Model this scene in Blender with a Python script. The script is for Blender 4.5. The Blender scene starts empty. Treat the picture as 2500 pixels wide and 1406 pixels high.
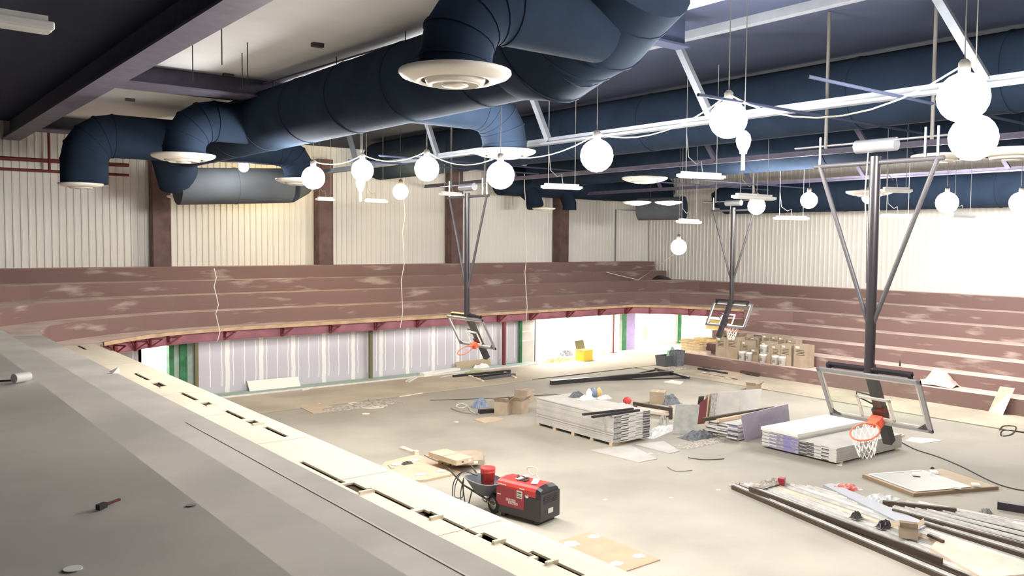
import bpy, bmesh, math, random
from mathutils import Vector, Matrix, Euler
random.seed(7)
S = bpy.context.scene
C = S.collection
PI = math.pi
# ------------------------------------------------------------------ camera
F = 2077.5; H = 5.5
YAW, PIT, ROL = [math.radians(a) for a in (37.97, 3.12, 0.45)]
W_ = Vector((math.sin(YAW)*math.cos(PIT), math.cos(YAW)*math.cos(PIT), -math.sin(PIT)))
rt = Vector((math.cos(YAW), -math.sin(YAW), 0)); up = rt.cross(W_)
R_ = rt*math.cos(ROL) + up*math.sin(ROL); U_ = -rt*math.sin(ROL) + up*math.cos(ROL)
cd = bpy.data.cameras.new('camera'); cam = bpy.data.objects.new('camera', cd); C.objects.link(cam)
cd.sensor_width = 36; cd.lens = 36*F/2500; cd.clip_start = .05; cd.clip_end = 300
M3 = Matrix((R_, U_, -W_)).transposed(); cam.matrix_world = Matrix.Translation((0, 0, H)) @ M3.to_4x4()
S.camera = cam
# ------------------------------------------------------------------ world, view, exposure
w = bpy.data.worlds.new('world'); S.world = w; w.use_nodes = True
w.node_tree.nodes['Background'].inputs[0].default_value = (.02, .025, .04, 1)
w.node_tree.nodes['Background'].inputs[1].default_value = .5
S.view_settings.view_transform = 'Standard'; S.view_settings.look = 'None'
S.view_settings.exposure = 0.0; S.view_settings.gamma = 1; S.view_settings.use_curve_mapping = False
S.cycles.max_bounces = 6; S.cycles.diffuse_bounces = 4; S.cycles.sample_clamp_indirect = 8
GLOBE = 230.0      # emission strength of a globe of the temporary work lights
# lamps hidden up under the gallery (the rooms there are brightly lit)
def area(x, y, z, sx, sy, e, col=(1, .98, .95), rot=(0, 0, 0)):
    l = bpy.data.lights.new('gallery_lamp', 'AREA'); l.shape = 'RECTANGLE'; l.size = sx; l.size_y = sy; l.energy = e; l.color = col
    o = bpy.data.objects.new('gallery_lamp', l); o.location = (x, y, z); o.rotation_euler = rot; C.objects.link(o); return o
area(27.3, 31.8, 2.2, 3.5, .5, 620); area(33.0, 32.5, 2.2, 1.5, .5, 260); area(34, 28, 2.2, .8, 3, 360)
area(26.5, 29.6, 2.0, 3.0, .3, 160)
area(8.6, 31.6, 2.2, 1.6, .6, 330); area(20.0, 29.45, 2.02, 6, .12, 110); area(12.5, 29.45, 2.02, 6, .12, 70)

# ------------------------------------------------------------------ pixel of the photograph -> point on a real plane
def ray(x, y): return R_*((x-1250)/F) - U_*((y-703)/F) + W_
def P(x, y, z=0.0):
    d = ray(x, y); return Vector((0, 0, H)) + d*((z-H)/d.z)
def PX(x, y, X):
    d = ray(x, y); return Vector((0, 0, H)) + d*(X/d.x)
def PY(x, y, Y):
    d = ray(x, y); return Vector((0, 0, H)) + d*(Y/d.y)
def PD(x, y, D): return Vector((0, 0, H)) + ray(x, y)*D

# ------------------------------------------------------------------ materials
MT = {}
def mat(name, col, rough=.7, metal=0, var=.0, scale=4., col2=None, bump=0, emit=0, alpha=1, spec=.4, detail=5, stretch=None):
    m = bpy.data.materials.new(name); m.use_nodes = True; nt = m.node_tree; b = nt.nodes['Principled BSDF']
    b.inputs['Base Color'].default_value = (*col, 1); b.inputs['Roughness'].default_value = rough
    b.inputs['Metallic'].default_value = metal; b.inputs['Specular IOR Level'].default_value = spec
    tc = nt.nodes.new('ShaderNodeNewGeometry'); src = tc.outputs['Position']
    if stretch:
        mp = nt.nodes.new('ShaderNodeMapping'); mp.inputs['Scale'].default_value = stretch
        nt.links.new(src, mp.inputs[0]); src = mp.outputs[0]
    n = nt.nodes.new('ShaderNodeTexNoise'); n.inputs['Scale'].default_value = scale; n.inputs['Detail'].default_value = detail
    nt.links.new(src, n.inputs['Vector'])
    if var or col2:
        c2 = col2 or tuple(max(0, c*(1-var)) for c in col); c1 = col if col2 else tuple(min(1, c*(1+var)) for c in col)
        r = nt.nodes.new('ShaderNodeValToRGB'); r.color_ramp.elements[0].position = .38; r.color_ramp.elements[1].position = .62
        r.color_ramp.elements[0].color = (*c2, 1); r.color_ramp.elements[1].color = (*c1, 1)
        nt.links.new(n.outputs['Fac'], r.inputs[0]); nt.links.new(r.outputs[0], b.inputs['Base Color'])
    if bump:
        bp = nt.nodes.new('ShaderNodeBump'); bp.inputs['Strength'].default_value = bump; bp.inputs['Distance'].default_value = .02
        nt.links.new(n.outputs['Fac'], bp.inputs['Height']); nt.links.new(bp.outputs[0], b.inputs['Normal'])
    if emit:
        b.inputs['Emission Color'].default_value = (*col, 1); b.inputs['Emission Strength'].default_value = emit
    MT[name] = m; return m
mat('concrete', (.40, .365, .305), .75, var=.12, scale=.35, bump=.05)
mat('concrete_outer', (.52, .45, .35), .8, var=.14, scale=.5)
mat('joint', (.09, .075, .06), .9)
mat('tread_grey', (.50, .465, .415), .85, var=.13, scale=.6)
mat('white_wall', (.80, .78, .73), .55, metal=0, var=.04, scale=.3)
mat('white_ceiling', (.72, .72, .75), .9, var=.05, scale=.5)
mat('dark_paint', (.016, .022, .048), .9, var=.12, scale=.8)
mat('dark_beam', (.12, .11, .16), .6, var=.1)
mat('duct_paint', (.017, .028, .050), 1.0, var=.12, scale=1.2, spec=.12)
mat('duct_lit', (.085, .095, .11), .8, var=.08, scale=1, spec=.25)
mat('truss_paint', (.14, .15, .17), .6, var=.06)
mat('column_brown', (.13, .075, .07), .6, var=.2, scale=2)
mat('beam_red', (.33, .13, .16), .55, var=.14, scale=1.5)
mat('bracket_red', (.17, .03, .035), .6)
mat('pipe_red', (.16, .025, .02), .6)
mat('curb_wood', (.52, .36, .24), .8, var=.15, scale=2)
mat('plywood', (.80, .71, .56), .65, var=.07, scale=1.5, stretch=(1, .25, 1))
mat('lumber', (.66, .50, .34), .7, var=.15, scale=3)
mat('lumber_pale', (.82, .68, .55), .7, var=.08, scale=3)
mat('white_panel', (.86, .84, .76), .6)
mat('white_plastic', (.82, .8, .77), .45)
mat('diffuser_white', (.80, .76, .70), .45)
mat('shadow_gap', (.06, .03, .012), .9)
mat('black_metal', (.022, .018, .022), .35, spec=.6)
mat('black_tube', (.03, .026, .03), .4, spec=.6)
mat('grey_metal', (.42, .43, .46), .3, metal=.7)
mat('chrome', (.75, .76, .78), .2, metal=1)
mat('galv', (.64, .625, .60), .5, metal=.1, var=.1, scale=6)
mat('brace_grey', (.06, .055, .06), .45)
mat('galv_pale', (.80, .77, .73), .55, metal=.2, var=.08)
mat('sheet_steel', (.42, .43, .47), .5, metal=.1)
mat('galv_dark', (.075, .052, .036), .6)
mat('cardboard', (.43, .34, .25), .85, var=.07, scale=3)
mat('cardboard_dark', (.27, .19, .12), .85)
mat('cardboard_pale', (.58, .46, .33), .85, var=.06, scale=2)
mat('cardboard_tan', (.50, .35, .235), .85, var=.05, scale=2)
mat('ink', (.06, .045, .035), .8)
mat('paper', (.85, .83, .78), .8)
mat('drywall_grey', (.55, .52, .48), .85, var=.06, scale=2)
mat('drywall_end', (.42, .40, .38), .85, var=.25, scale=12)
mat('drywall_purple', (.52, .47, .60), .85, var=.04)
mat('tape_purple', (.27, .25, .50), .6)
mat('tape_dark', (.10, .095, .10), .6)
mat('tape_white', (.75, .73, .68), .6)
mat('board_grey', (.42, .41, .37), .85, var=.12, scale=5)
mat('red_paint', (.33, .018, .04), .35, spec=.6)
mat('red_bright', (.60, .06, .055), .4)
mat('rim_orange', (.85, .13, .07), .4)
mat('net_white', (.9, .88, .84), .8)
mat('tray_grey', (.085, .09, .105), .5)
mat('rubber', (.022, .02, .02), .8)
mat('cord', (.06, .055, .05), .6)
mat('cord_white', (.78, .74, .66), .6)
mat('cord_grey', (.25, .25, .24), .6)
mat('pink_sheet', (.85, .52, .46), .8, var=.08, scale=8)
mat('red_tarp', (.62, .06, .05), .6, col2=(.8, .7, .62), scale=3.5)
mat('green_paint', (.035, .17, .07), .6, var=.25, scale=3)
mat('green_pale', (.36, .46, .40), .8, var=.08)
mat('olive', (.17, .16, .08), .6)
mat('lilac_wall', (.34, .28, .50), .8, var=.05)
mat('room_white', (.88, .88, .86), .8)
mat('yellow_box', (.85, .55, .06), .7)
mat('yellow_foam', (.80, .58, .24), .8, var=.12, scale=6)
mat('blue_plastic', (.22, .27, .36), .45)
mat('bag_grey', (.15, .155, .17), .7, var=.3, scale=12)
mat('debris_green', (.33, .38, .14), .9, col2=(.55, .48, .3), scale=9)
mat('debris', (.55, .5, .43), .9, col2=(.3, .26, .22), scale=14)
mat('plastic_film', (.7, .7, .68), .25, var=.1, scale=9)
mat('green_film', (.38, .62, .40), .3, var=.2, scale=9)
mat('lamp_globe', (1, .975, .93), .5, emit=GLOBE)
mat('lamp_globe_warm', (1, .74, .32), .5, emit=GLOBE*.55)
mat('lamp_off', (.88, .88, .86), .3, spec=.6)
mat('stain_oil', (.20, .19, .16), .8)
mat('tyre_rim', (.5, .5, .5), .35, metal=.6)
mat('deck_pale', (.56, .53, .47), .8, var=.1, scale=1)
# dusty brown painted concrete of the seating: pale dust in blotches
def dusty(name, base, dust, scale, lo, hi, str_=(1, 1, 1)):
    m = mat(name, base, .85, col2=dust, scale=scale, stretch=str_, detail=8)
    r = [n for n in m.node_tree.nodes if n.type == 'VALTORGB'][0]
    r.color_ramp.elements[0].position = lo; r.color_ramp.elements[1].position = hi; return m
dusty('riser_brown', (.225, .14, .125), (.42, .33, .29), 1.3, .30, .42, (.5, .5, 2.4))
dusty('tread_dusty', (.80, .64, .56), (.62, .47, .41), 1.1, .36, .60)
# taped drywall: pale lilac-grey board, broad white joints, short white screw lines, from world position
m = mat('drywall_taped', (.50, .48, .54), .85, var=.03)
nt = m.node_tree; b = nt.nodes['Principled BSDF']
def nd(t, **k):
    n = nt.nodes.new(t)
    for a, v in k.items(): setattr(n, a, v)
    return n
def mth(op, a, c=None, d=None):
    n = nd('ShaderNodeMath', operation=op)
    for i, v in enumerate((a, c, d)):
        if v is None: continue
        if isinstance(v, (int, float)): n.inputs[i].default_value = v
        else: nt.links.new(v, n.inputs[i])
    return n.outputs[0]
g = nd('ShaderNodeNewGeometry'); sp = nd('ShaderNodeSeparateXYZ'); nt.links.new(g.outputs['Position'], sp.inputs[0])
nz = nd('ShaderNodeTexNoise'); nz.inputs['Scale'].default_value = 5
wob = mth('MULTIPLY', mth('SUBTRACT', nz.outputs['Fac'], .5), .07)
xx = mth('ADD', sp.outputs['X'], wob)
t = mth('FRACT', mth('DIVIDE', mth('SUBTRACT', xx, 10.55-.6), 1.24))
wide = mth('COMPARE', t, .5, .065)
t3 = mth('FRACT', mth('MULTIPLY', t, 3)); thin = mth('COMPARE', t3, .0, .045)
thin = mth('MAXIMUM', thin, mth('COMPARE', t3, 1.0, .045))
zl = mth('MULTIPLY', mth('GREATER_THAN', sp.outputs['Z'], .28), mth('LESS_THAN', sp.outputs['Z'], 1.85))
mask = mth('MAXIMUM', wide, mth('MULTIPLY', thin, zl))
mx = nd('ShaderNodeMix', data_type='RGBA'); nt.links.new(mask, mx.inputs[0])
mx.inputs[6].default_value = (.60, .57, .62, 1); mx.inputs[7].default_value = (.88, .86, .84, 1)
nt.links.new(mx.outputs[2], b.inputs['Base Color'])
# glass
def glass(name, tint=(.9, 1, .95), rough=.02):
    m = bpy.data.materials.new(name); m.use_nodes = True; n = m.node_tree; n.nodes.clear()
    o = n.nodes.new('ShaderNodeOutputMaterial'); t = n.nodes.new('ShaderNodeBsdfTransparent'); gl = n.nodes.new('ShaderNodeBsdfGlossy')
    t.inputs[0].default_value = (*tint, 1); gl.inputs['Roughness'].default_value = rough
    f = n.nodes.new('ShaderNodeLayerWeight'); f.inputs[0].default_value = .05; mx = n.nodes.new('ShaderNodeMixShader')
    n.links.new(f.outputs[1], mx.inputs[0]); n.links.new(t.outputs[0], mx.inputs[1]); n.links.new(gl.outputs[0], mx.inputs[2]); n.links.new(mx.outputs[0], o.inputs[0])
    MT[name] = m
glass('glass', (.95, .97, .95)); glass('bulb_glass', (.95, .95, .95), .05)
mat('film_clear', (.8, .8, .8), .2)

# ------------------------------------------------------------------ mesh builder
class MB:
    def __init__(s): s.v = []; s.f = []; s.mi = []; s.ms = []; s.sm = []
    def add(s, vs, fs, m, smooth=False):
        if m not in s.ms: s.ms.append(m)
        k = s.ms.index(m); n = len(s.v); s.v += [Vector(v) for v in vs]
        for f in fs: s.f.append(tuple(i+n for i in f)); s.mi.append(k); s.sm.append(smooth)
        return s
    def box(s, c, d, m, rot=(0, 0, 0)):
        R = Euler(rot).to_matrix() if not isinstance(rot, Matrix) else rot; c = Vector(c)
        vs = [c + R @ Vector((x*d[0]/2, y*d[1]/2, z*d[2]/2)) for x in (-1, 1) for y in (-1, 1) for z in (-1, 1)]
        return s.add(vs, [(0, 1, 3, 2), (4, 6, 7, 5), (0, 4, 5, 1), (2, 3, 7, 6), (0, 2, 6, 4), (1, 5, 7, 3)], m)
    def bb(s, a, b, m):
        return s.box([(a[i]+b[i])/2 for i in range(3)], [abs(b[i]-a[i]) for i in range(3)], m)
    def bar(s, p, q, wd, h, m, upv=(0, 0, 1)):
        p = Vector(p); q = Vector(q); d = q-p; L = d.length; d.normalize(); u = Vector(upv)
        if abs(d.dot(u)) > .98: u = Vector((0, 1, 0))
        x = d.cross(u).normalized(); u = x.cross(d)
        return s.box((p+q)/2, (wd, L, h), m, Matrix((x, d, u)).transposed())
    def tube(s, pts, r, m, n=8, cap=True, smooth=True):
        pts = [Vector(p) for p in pts]; K = len(pts); rr = r if isinstance(r, (list, tuple)) else [r]*K
        ring = []; prev = None
        for i, p in enumerate(pts):
            d = (pts[min(i+1, K-1)]-pts[max(i-1, 0)]).normalized()
            if prev is None: a = Vector((0, 0, 1)) if abs(d.z) < .9 else Vector((1, 0, 0)); x = d.cross(a).normalized()
            else: x = (prev - d*prev.dot(d)).normalized()
            prev = x; y = d.cross(x)
            ring += [p + (x*math.cos(2*PI*k/n)+y*math.sin(2*PI*k/n))*rr[i] for k in range(n)]
        fs = [(i*n+k, i*n+(k+1) % n, (i+1)*n+(k+1) % n, (i+1)*n+k) for i in range(K-1) for k in range(n)]
        s.add(ring, fs, m, smooth)
        if cap: s.add(ring[:n], [tuple(range(n))[::-1]], m); s.add(ring[-n:], [tuple(range(n))], m)
        return s
    def lathe(s, c, prof, m, n=24, smooth=True, R=None, cap=False):
        c = Vector(c); R = R or Matrix.Identity(3)
        vs = [c + R @ Vector((r*math.cos(2*PI*k/n), r*math.sin(2*PI*k/n), z)) for r, z in prof for k in range(n)]
        fs = [(i*n+k, i*n+(k+1) % n, (i+1)*n+(k+1) % n, (i+1)*n+k) for i in range(len(prof)-1) for k in range(n)]
        s.add(vs, fs, m, smooth)
        return s
    def disc(s, c, r, m, n=16, z=0, sy=1., rot=0, jit=0):
        c = Vector(c); vs = []
        for k in range(n):
            a = 2*PI*k/n; q = r*(1+random.uniform(-jit, jit)); x = q*math.cos(a); y = q*sy*math.sin(a)
            vs.append(c+Vector((x*math.cos(rot)-y*math.sin(rot), x*math.sin(rot)+y*math.cos(rot), 0)))
        top = [v+Vector((0, 0, .004)) for v in vs]
        return s.add(vs+top, [tuple(range(n, 2*n)), tuple(range(n))[::-1]]+[(k, (k+1) % n, n+(k+1) % n, n+k) for k in range(n)], m)
    def prism(s, poly, z0, z1, m):   # poly: list of (x,y)
        n = len(poly); vs = [(x, y, z0) for x, y in poly]+[(x, y, z1) for x, y in poly]
        return s.add(vs, [tuple(range(n))[::-1], tuple(range(n, 2*n))]+[(k, (k+1) % n, n+(k+1) % n, n+k) for k in range(n)], m)
    def build(s, name, parent=None, label=None, cat=None, group=None, kind=None, local=False, bevel=0):
        me = bpy.data.meshes.new(name); vs = s.v
        o = bpy.data.objects.new(name, me); C.objects.link(o)
        if parent is not None:
            o.parent = parent
            if not local:
                Mi = wm(parent).inverted(); vs = [Mi @ v for v in vs]
        elif not local:
            lo = [min(v[i] for v in vs) for i in range(3)]; hi = [max(v[i] for v in vs) for i in range(3)]
            ctr = Vector(((lo[0]+hi[0])/2, (lo[1]+hi[1])/2, lo[2])); vs = [v-ctr for v in vs]; o.location = ctr
        me.from_pydata([tuple(v) for v in vs], [], s.f)
        for k in s.ms: me.materials.append(MT[k])
        me.polygons.foreach_set('material_index', s.mi); me.polygons.foreach_set('use_smooth', s.sm)
        me.validate(); me.update()
        bm = bmesh.new(); bm.from_mesh(me); bmesh.ops.recalc_face_normals(bm, faces=bm.faces); bm.to_mesh(me); bm.free()
        if bevel:
            bv = o.modifiers.new('bevel', 'BEVEL'); bv.width = bevel; bv.segments = 2; bv.limit_method = 'ANGLE'
        return tag(o, label, cat, group, kind)
def wm(o):
    m = o.matrix_basis.copy()
    return wm(o.parent) @ m if o.parent else m
def tag(o, label=None, cat=None, group=None, kind=None):
    if label: o['label'] = label
    if cat: o['category'] = cat
    if group: o['group'] = group
    if kind: o['kind'] = kind
    return o
def thing(name, label, cat, loc, rz=0, group=None, rot=None):
    o = bpy.data.objects.new(name, None); C.objects.link(o); o.location = loc; o.rotation_euler = rot or (0, 0, rz); o.empty_display_size = .1
    return tag(o, label, cat, group)
def dup(o, loc=None, rot=None, label=None, group=None, parent=None):
    c = o.copy(); C.objects.link(c)
    if parent is not None: c.parent = parent
    for ch in list(o.children): dup(ch, parent=c)
    if loc is not None: c.location = loc
    if rot is not None: c.rotation_euler = rot
    if label: c['label'] = label
    if group: c['group'] = group
    return c
def struct(mb, name, label=None): return mb.build(name, kind='structure', label=label)

# ================================================================== THE SHELL
ZC = 9.5
# floor: slab, joint grooves, outer strip
b = MB()
JX, JY, g = 27.15, 26.0, .08
b.bb((-6, -9, -.25), (40, 35.5, -.03), 'joint')
b.bb((-6, -9, -.03), (JX-g, JY-g, 0), 'concrete')
b.bb((JX+g, -9, -.03), (40, JY-g, 0), 'concrete_outer')
b.bb((-6, JY+g, -.03), (40, 35.5, 0), 'concrete_outer')
struct(b, 'floor')
# corrugated metal walls
def corrug(p0, p1, z0, z1, nrm, pitch=.305, dep=.035):
    p0 = Vector((*p0, 0)); p1 = Vector((*p1, 0)); d = (p1-p0); L = d.length; d.normalize(); nrm = Vector((*nrm, 0))
    prof = []; t = 0
    while t < L:
        for a, q in ((0, 0), (.30, 0), (.42, 1), (.58, 1), (.70, 0), (.72, 0)):
            pass
        prof += [(t, 0), (t+pitch*.62, 0), (t+pitch*.72, dep), (t+pitch*.9, dep)]; t += pitch
    vs = []; 
    for z in (z0, z1): vs += [p0+d*min(a, L)+nrm*q+Vector((0, 0, z)) for a, q in prof]
    n = len(prof); return vs, [(i, i+1, n+i+1, n+i) for i in range(n-1)]
b = MB(); vs, fs = corrug((-5, 33.9), (36.4, 33.9), 4.3, ZC, (0, -1), .24); b.add(vs, fs, 'white_wall')
b.bb((-5, 33.92, 0), (36.4, 34.1, ZC), 'white_wall'); struct(b, 'wall_back')
b = MB(); vs, fs = corrug((36.4, 33.9), (36.4, -8), 2.2, ZC, (-1, 0), .24); b.add(vs, fs, 'white_wall')
b.bb((36.42, -8, 0), (36.6, 33.9, ZC), 'white_wall'); struct(b, 'wall_right')
b = MB(); b.bb((-5.2, -8, 0), (-5, 34, ZC), 'dark_paint'); struct(b, 'wall_left')
b = MB(); b.bb((-5, -8.2, 0), (36.5, -8, ZC), 'dark_paint'); struct(b, 'wall_front')
b = MB(); b.bb((4.56, -8, ZC), (11.5, 34, ZC+.12), 'white_ceiling'); struct(b, 'ceiling')
b = MB(); b.bb((-5, -8, ZC), (4.56, 34, ZC+.12), 'dark_paint'); b.bb((11.5, -8, ZC), (36.5, 34, ZC+.12), 'dark_paint')
o = struct(b, 'ceiling')

# ---- the stepped concrete seating
Z = [0, .53, .96, 1.45, 1.94, 2.44, 2.96, 3.49, 3.96, 4.45]
path = {
 5: [(5.35, -8), (5.35, 24.6), (5.45, 26.0), (5.85, 27.0), (6.5, 27.6), (7.3, 28.2), (8.2, 28.7), (9.3, 29.0), (10.8, 29.2), (20, 29.2), (30.3, 29.2), (31.6, 27.9), (32.1, 26.2), (32.7, 24.4), (33.74, 22.5), (33.74, -8)],
 6: [(3.95, -8), (3.95, 25.0), (4.1, 26.4), (4.6, 27.7), (5.4, 28.5), (6.5, 29.2), (7.7, 29.7), (9.2, 30.0), (10.9, 30.1), (20, 30.1), (31.4, 30.1), (32.9, 29.1), (33.7, 27.3), (34.3, 25.2), (34.74, 23.2), (34.74, -8)],
 7: [(2.6, -8), (2.6, 25.6), (2.8, 26.9), (3.4, 28.1), (4.4, 29.1), (5.7, 29.9), (7.2, 30.5), (9.0, 30.9), (11, 31), (20, 31), (33.2, 31), (34.7, 30.4), (35.3, 29.2), (35.6, 27.6), (35.74, 25.5), (35.74, -8)],
 8: [(1.57, -8), (1.57, 26), (1.8, 28), (2.4, 29.4), (3.3, 30.4), (4.6, 31.2), (6.5, 31.7), (8.6, 31.9), (11, 31.9), (20, 31.9), (35.75, 31.9)],
 9: [(-5, 32.8), (2, 32.8), (5, 32.8), (8, 32.8), (11, 32.8), (20, 32.8), (35.75, 32.8)]}
def strip(b, A, za, B, zb, m):
    n = len(A); vs = [(x, y, za) for x, y in A]+[(x, y, zb) for x, y in B]
    b.add(vs, [(i, i+1, n+i+1, n+i) for i in range(n-1)], m)
def sub(k, i0, i1): return path[k][i0:i1]
# near stand (indices 0..2), far stand (2..12), right stand (12..)
for nm, i0, i1, rm, tm in (('seating_tier', 0, 2, 'tread_grey', 'tread_grey'), ('seating_tier', 1, 14, 'riser_brown', 'tread_dusty'), ('seating_tier', 13, 16, 'riser_brown', 'tread_dusty')):
    b = MB()
    for k in (5, 6, 7):
        A = sub(k, i0, i1)
        if k > 5: strip(b, A, Z[k-1], A, Z[k], rm)
        elif i0 < 13: strip(b, A, Z[5]-.1, A, Z[5], rm)
    strip(b, sub(5, i0, i1), Z[5], sub(6, i0, i1), Z[5], tm); strip(b, sub(6, i0, i1), Z[6], sub(7, i0, i1), Z[6], tm)
    if i0 == 0:
        A8 = path[8][0:2]; strip(b, path[7][0:2], Z[7], A8, Z[7], tm); strip(b, A8, Z[7], A8, Z[8], rm)
        strip(b, A8, Z[8], [(-5, -8), (-5, 26)], Z[8], tm)
        b.bb((4.9, -8, 0), (5.3, 25, 2.3), 'tread_grey'); b.bb((5.3, -8, 2.3), (5.35, 24.6, Z[5]), 'plywood')
        b.bb((-5, -8, 3.7), (1.5, 26, 3.9), 'tread_grey')
    elif i0 == 1:
        A7 = path[7][1:11]; A8 = path[8][1:11]
        strip(b, A7, Z[7], A8, Z[7], tm); strip(b, A8, Z[7], A8, Z[8], rm)
        b.add([(*p, Z[7]) for p in [path[7][10], path[7][11], path[7][12], path[7][13], (36.4, 27.6), (36.4, 33.9), (35.75, 33.9), path[8][10]]], [tuple(range(8))], tm)
        # tread 8 to row 9
        A9 = [(-5, 32.8), (-3, 32.8), (-1, 32.8), (1, 32.8), (3, 32.8), (6.0, 32.8), (8.6, 32.8), (11, 32.8), (20, 32.8), (35.75, 32.8)]
        strip(b, A8, Z[8], A9, Z[8], tm); strip(b, A9, Z[8], A9, Z[9], rm); strip(b, A9, Z[9], [(x, 33.9) for x, y in A9], Z[9], tm)
        b.add([(1.57, 26, Z[8]), (-5, 26, Z[8]), (-5, 32.8, Z[8])], [(0, 1, 2)], tm)
        b.add([(35.75, 31.9, Z[7]), (35.75, 33.9, Z[7]), (35.75, 33.9, Z[9]), (35.75, 32.8, Z[9]), (35.75, 32.8, Z[8]), (35.75, 31.9, Z[8])], [tuple(range(6))], rm)
        # soffit under the gallery
        A5 = [(x, y) for x, y in path[5][1:14]]; B5 = [(-5, 26), (-3, 33.8), (0, 33.8), (2, 33.8), (4, 33.8), (6, 33.8), (8, 33.8), (10, 33.8), (20, 33.8), (36.3, 33.8), (36.3, 31), (36.3, 28), (36.3, 25)]
        strip(b, A5, Z[5]-.1, B5, Z[5]-.1, 'room_white')
    else:
        A7 = path[7][13:16]; strip(b, A7, Z[7], [(36.4, y) for x, y in A7], Z[7], tm)
        for k in (1, 2, 3, 4):
            X = 29.74+(k-1); A = [(X, 25.45), (X, -8)]; B = [(X+1, 25.45), (X+1, -8)]
            strip(b, A, Z[k-1] if k > 1 else 0, A, Z[k], rm); strip(b, A, Z[k], B, Z[k], tm)
            b.add([(X, 25.45, Z[k-1] if k > 1 else 0), (X, 25.45, Z[k]), (36.4, 25.45, Z[k]), (36.4, 25.45, Z[k-1] if k > 1 else 0)], [(0, 1, 2, 3)], rm)
        strip(b, [(32.7, 24.4), (33.74, 22.5), (33.74, -8)], Z[4]-.1, [(32.7, 24.4), (33.74, 22.5), (33.74, -8)], Z[5], rm)
        b.add([(33.74, 25.45, Z[4]), (36.4, 25.45, Z[4]), (36.4, 22, Z[4]), (33.74, 22, Z[4])], [(0, 1, 2, 3)], tm)
    struct(b, nm)

# plywood deck on the lowest near tier: panels with real openings between them
b = MB(); zt = Z[5]+.045
SL = [(5.03, 26.4, 25.2, .05), (5.0, 20.2, 19.0, .05), (5.09, 17.1, 16.1, .05), (5.18, 14.85, 13.95, .05), (5.23, 13.15, 12.3, .05), (4.79, 10.78, 9.52, .07), (4.93, 9.13, 8.11, .07), (5.03, 7.93, 7.0, .06), (5.1, 7.01, 6.2, .06), (5.17, 6.3, 5.55, .06)]
BX = [(4.99, 18.6, 17.85, .13), (5.1, 15.8, 15.38, .12), (5.19, 13.77, 13.4, .12), (4.8, 9.46, 9.0, .15), (4.95, 8.03, 7.7, .12), (5.05, 6.96, 6.70, .11), (5.11, 6.14, 5.96, .1)]
SL = [(x, a, c, w_*(1.7 if a > 11 else 1.05)) for x, a, c, w_ in SL]; BX = [(x+.02, a, c, w_*(1.35 if a > 11 else 1.1)) for x, a, c, w_ in BX]
holes = sorted([(y1, y0, x-wd/2, x+wd/2) for x, y0, y1, wd in SL+BX])
xs = 3.96; xe = 5.5
cuts = sorted(set([-8, 24.6]+[h[0] for h in holes]+[h[1] for h in holes]))
for y0, y1 in zip(cuts[:-1], cuts[1:]):
    ym = (y0+y1)/2; hs = sorted([(h[2], h[3]) for h in holes if h[0] <= ym <= h[1]]); x = xs
    for a, c in hs:
        if a > x: b.bb((x, y0, Z[5]+.02), (a, y1, zt), 'plywood')
        x = max(x, c)
    b.bb((x, y0, Z[5]+.02), (xe, y1, zt), 'plywood')
for y0, y1, x0, x1 in holes: b.bb((x0-.02, y0-.02, Z[5]-.0), (x1+.02, y1+.02, Z[5]+.012), 'shadow_gap')
deck = b.build('plywood_deck', label='pale new plywood decking laid along the edge of the near seating', cat='decking')
for x, y0, y1, wd in BX:
    b = MB(); b.bb((x-wd/2-.01, y1-.04, Z[5]+.02), (x+wd/2+.02, y1, zt+.03), 'plywood')
    b.build('blocking', parent=deck)
for y in [-5+2.44*k for k in range(12)]: b = MB(); b.bb((3.97, y, zt+.001), (5.5, y+.01, zt+.003), 'lumber'); b.build('panel_seam', parent=deck)
# rim board along the deck's outer edge
MB().bb((5.5, -8, 2.1), (5.56, 24.6, zt), 'plywood').build('rim_board', label='long pale rim board closing the outer edge of the near plywood deck', cat='board')
# a loose stud and seams on the grey tiers
b = MB()
b.bb((3.63, 2, Z[6]+.002), (3.65, 12, Z[6]+.006), 'deck_pale'); struct(b, 'trim_1')

# ---- gallery front: curb, red edge beam, brackets
A = path[5][3:14]
def offs(A, d):
    out = []
    for i, (x, y) in enumerate(A):
        x0, y0 = A[max(i-1, 0)]; x1, y1 = A[min(i+1, len(A)-1)]; t = Vector((x1-x0, y1-y0)).normalized(); out.append((x-t.y*d, y+t.x*d))
    return out
b = MB(); O = offs(A, -.03); I = offs(A, .10)
strip(b, O, Z[5]+.015, I, Z[5]+.015, 'curb_wood'); strip(b, O, Z[5]-.1, O, Z[5]+.015, 'curb_wood')
b.build('edge_curb', label='pale timber curb along the open front edge of the far gallery', cat='curb')
b = MB(); O = offs(A, .12); I = offs(A, .42)
strip(b, O, 2.02, O, Z[5]-.1, 'beam_red'); strip(b, offs(A, -.02), Z[5]-.101, I, Z[5]-.101, 'beam_red'); strip(b, O, 2.02, I, 2.02, 'beam_red')
O2 = offs(A, .04); strip(b, O2, 2.02, O, 2.02, 'beam_red'); strip(b, O2, 2.035, O, 2.035, 'beam_red'); strip(b, O2, 2.02, O2, 2.035, 'beam_red')
b.build('edge_beam', label='purplish red steel edge beam carrying the far gallery', cat='beam')
def bracket_mb():
    b = MB(); 
    b.box((0, .04, -.17), (.08, .07, .32), 'bracket_red'); b.box((.0, -.09, -.01), (.06, .32, .03), 'bracket_red'); b.bar((.02, .0, -.30), (.42, .0, -.03), .04, .04, 'bracket_red'); b.bar((0, .0, -.03), (.42, .0, -.03), .04, .04, 'bracket_red')
    b.bar((0, .02, -.22), (.0, -.22, -.02), .035, .035, 'bracket_red'); b.box((.045, .04, -.12), (.015, .12, .24), 'bracket_red'); return b
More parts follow.
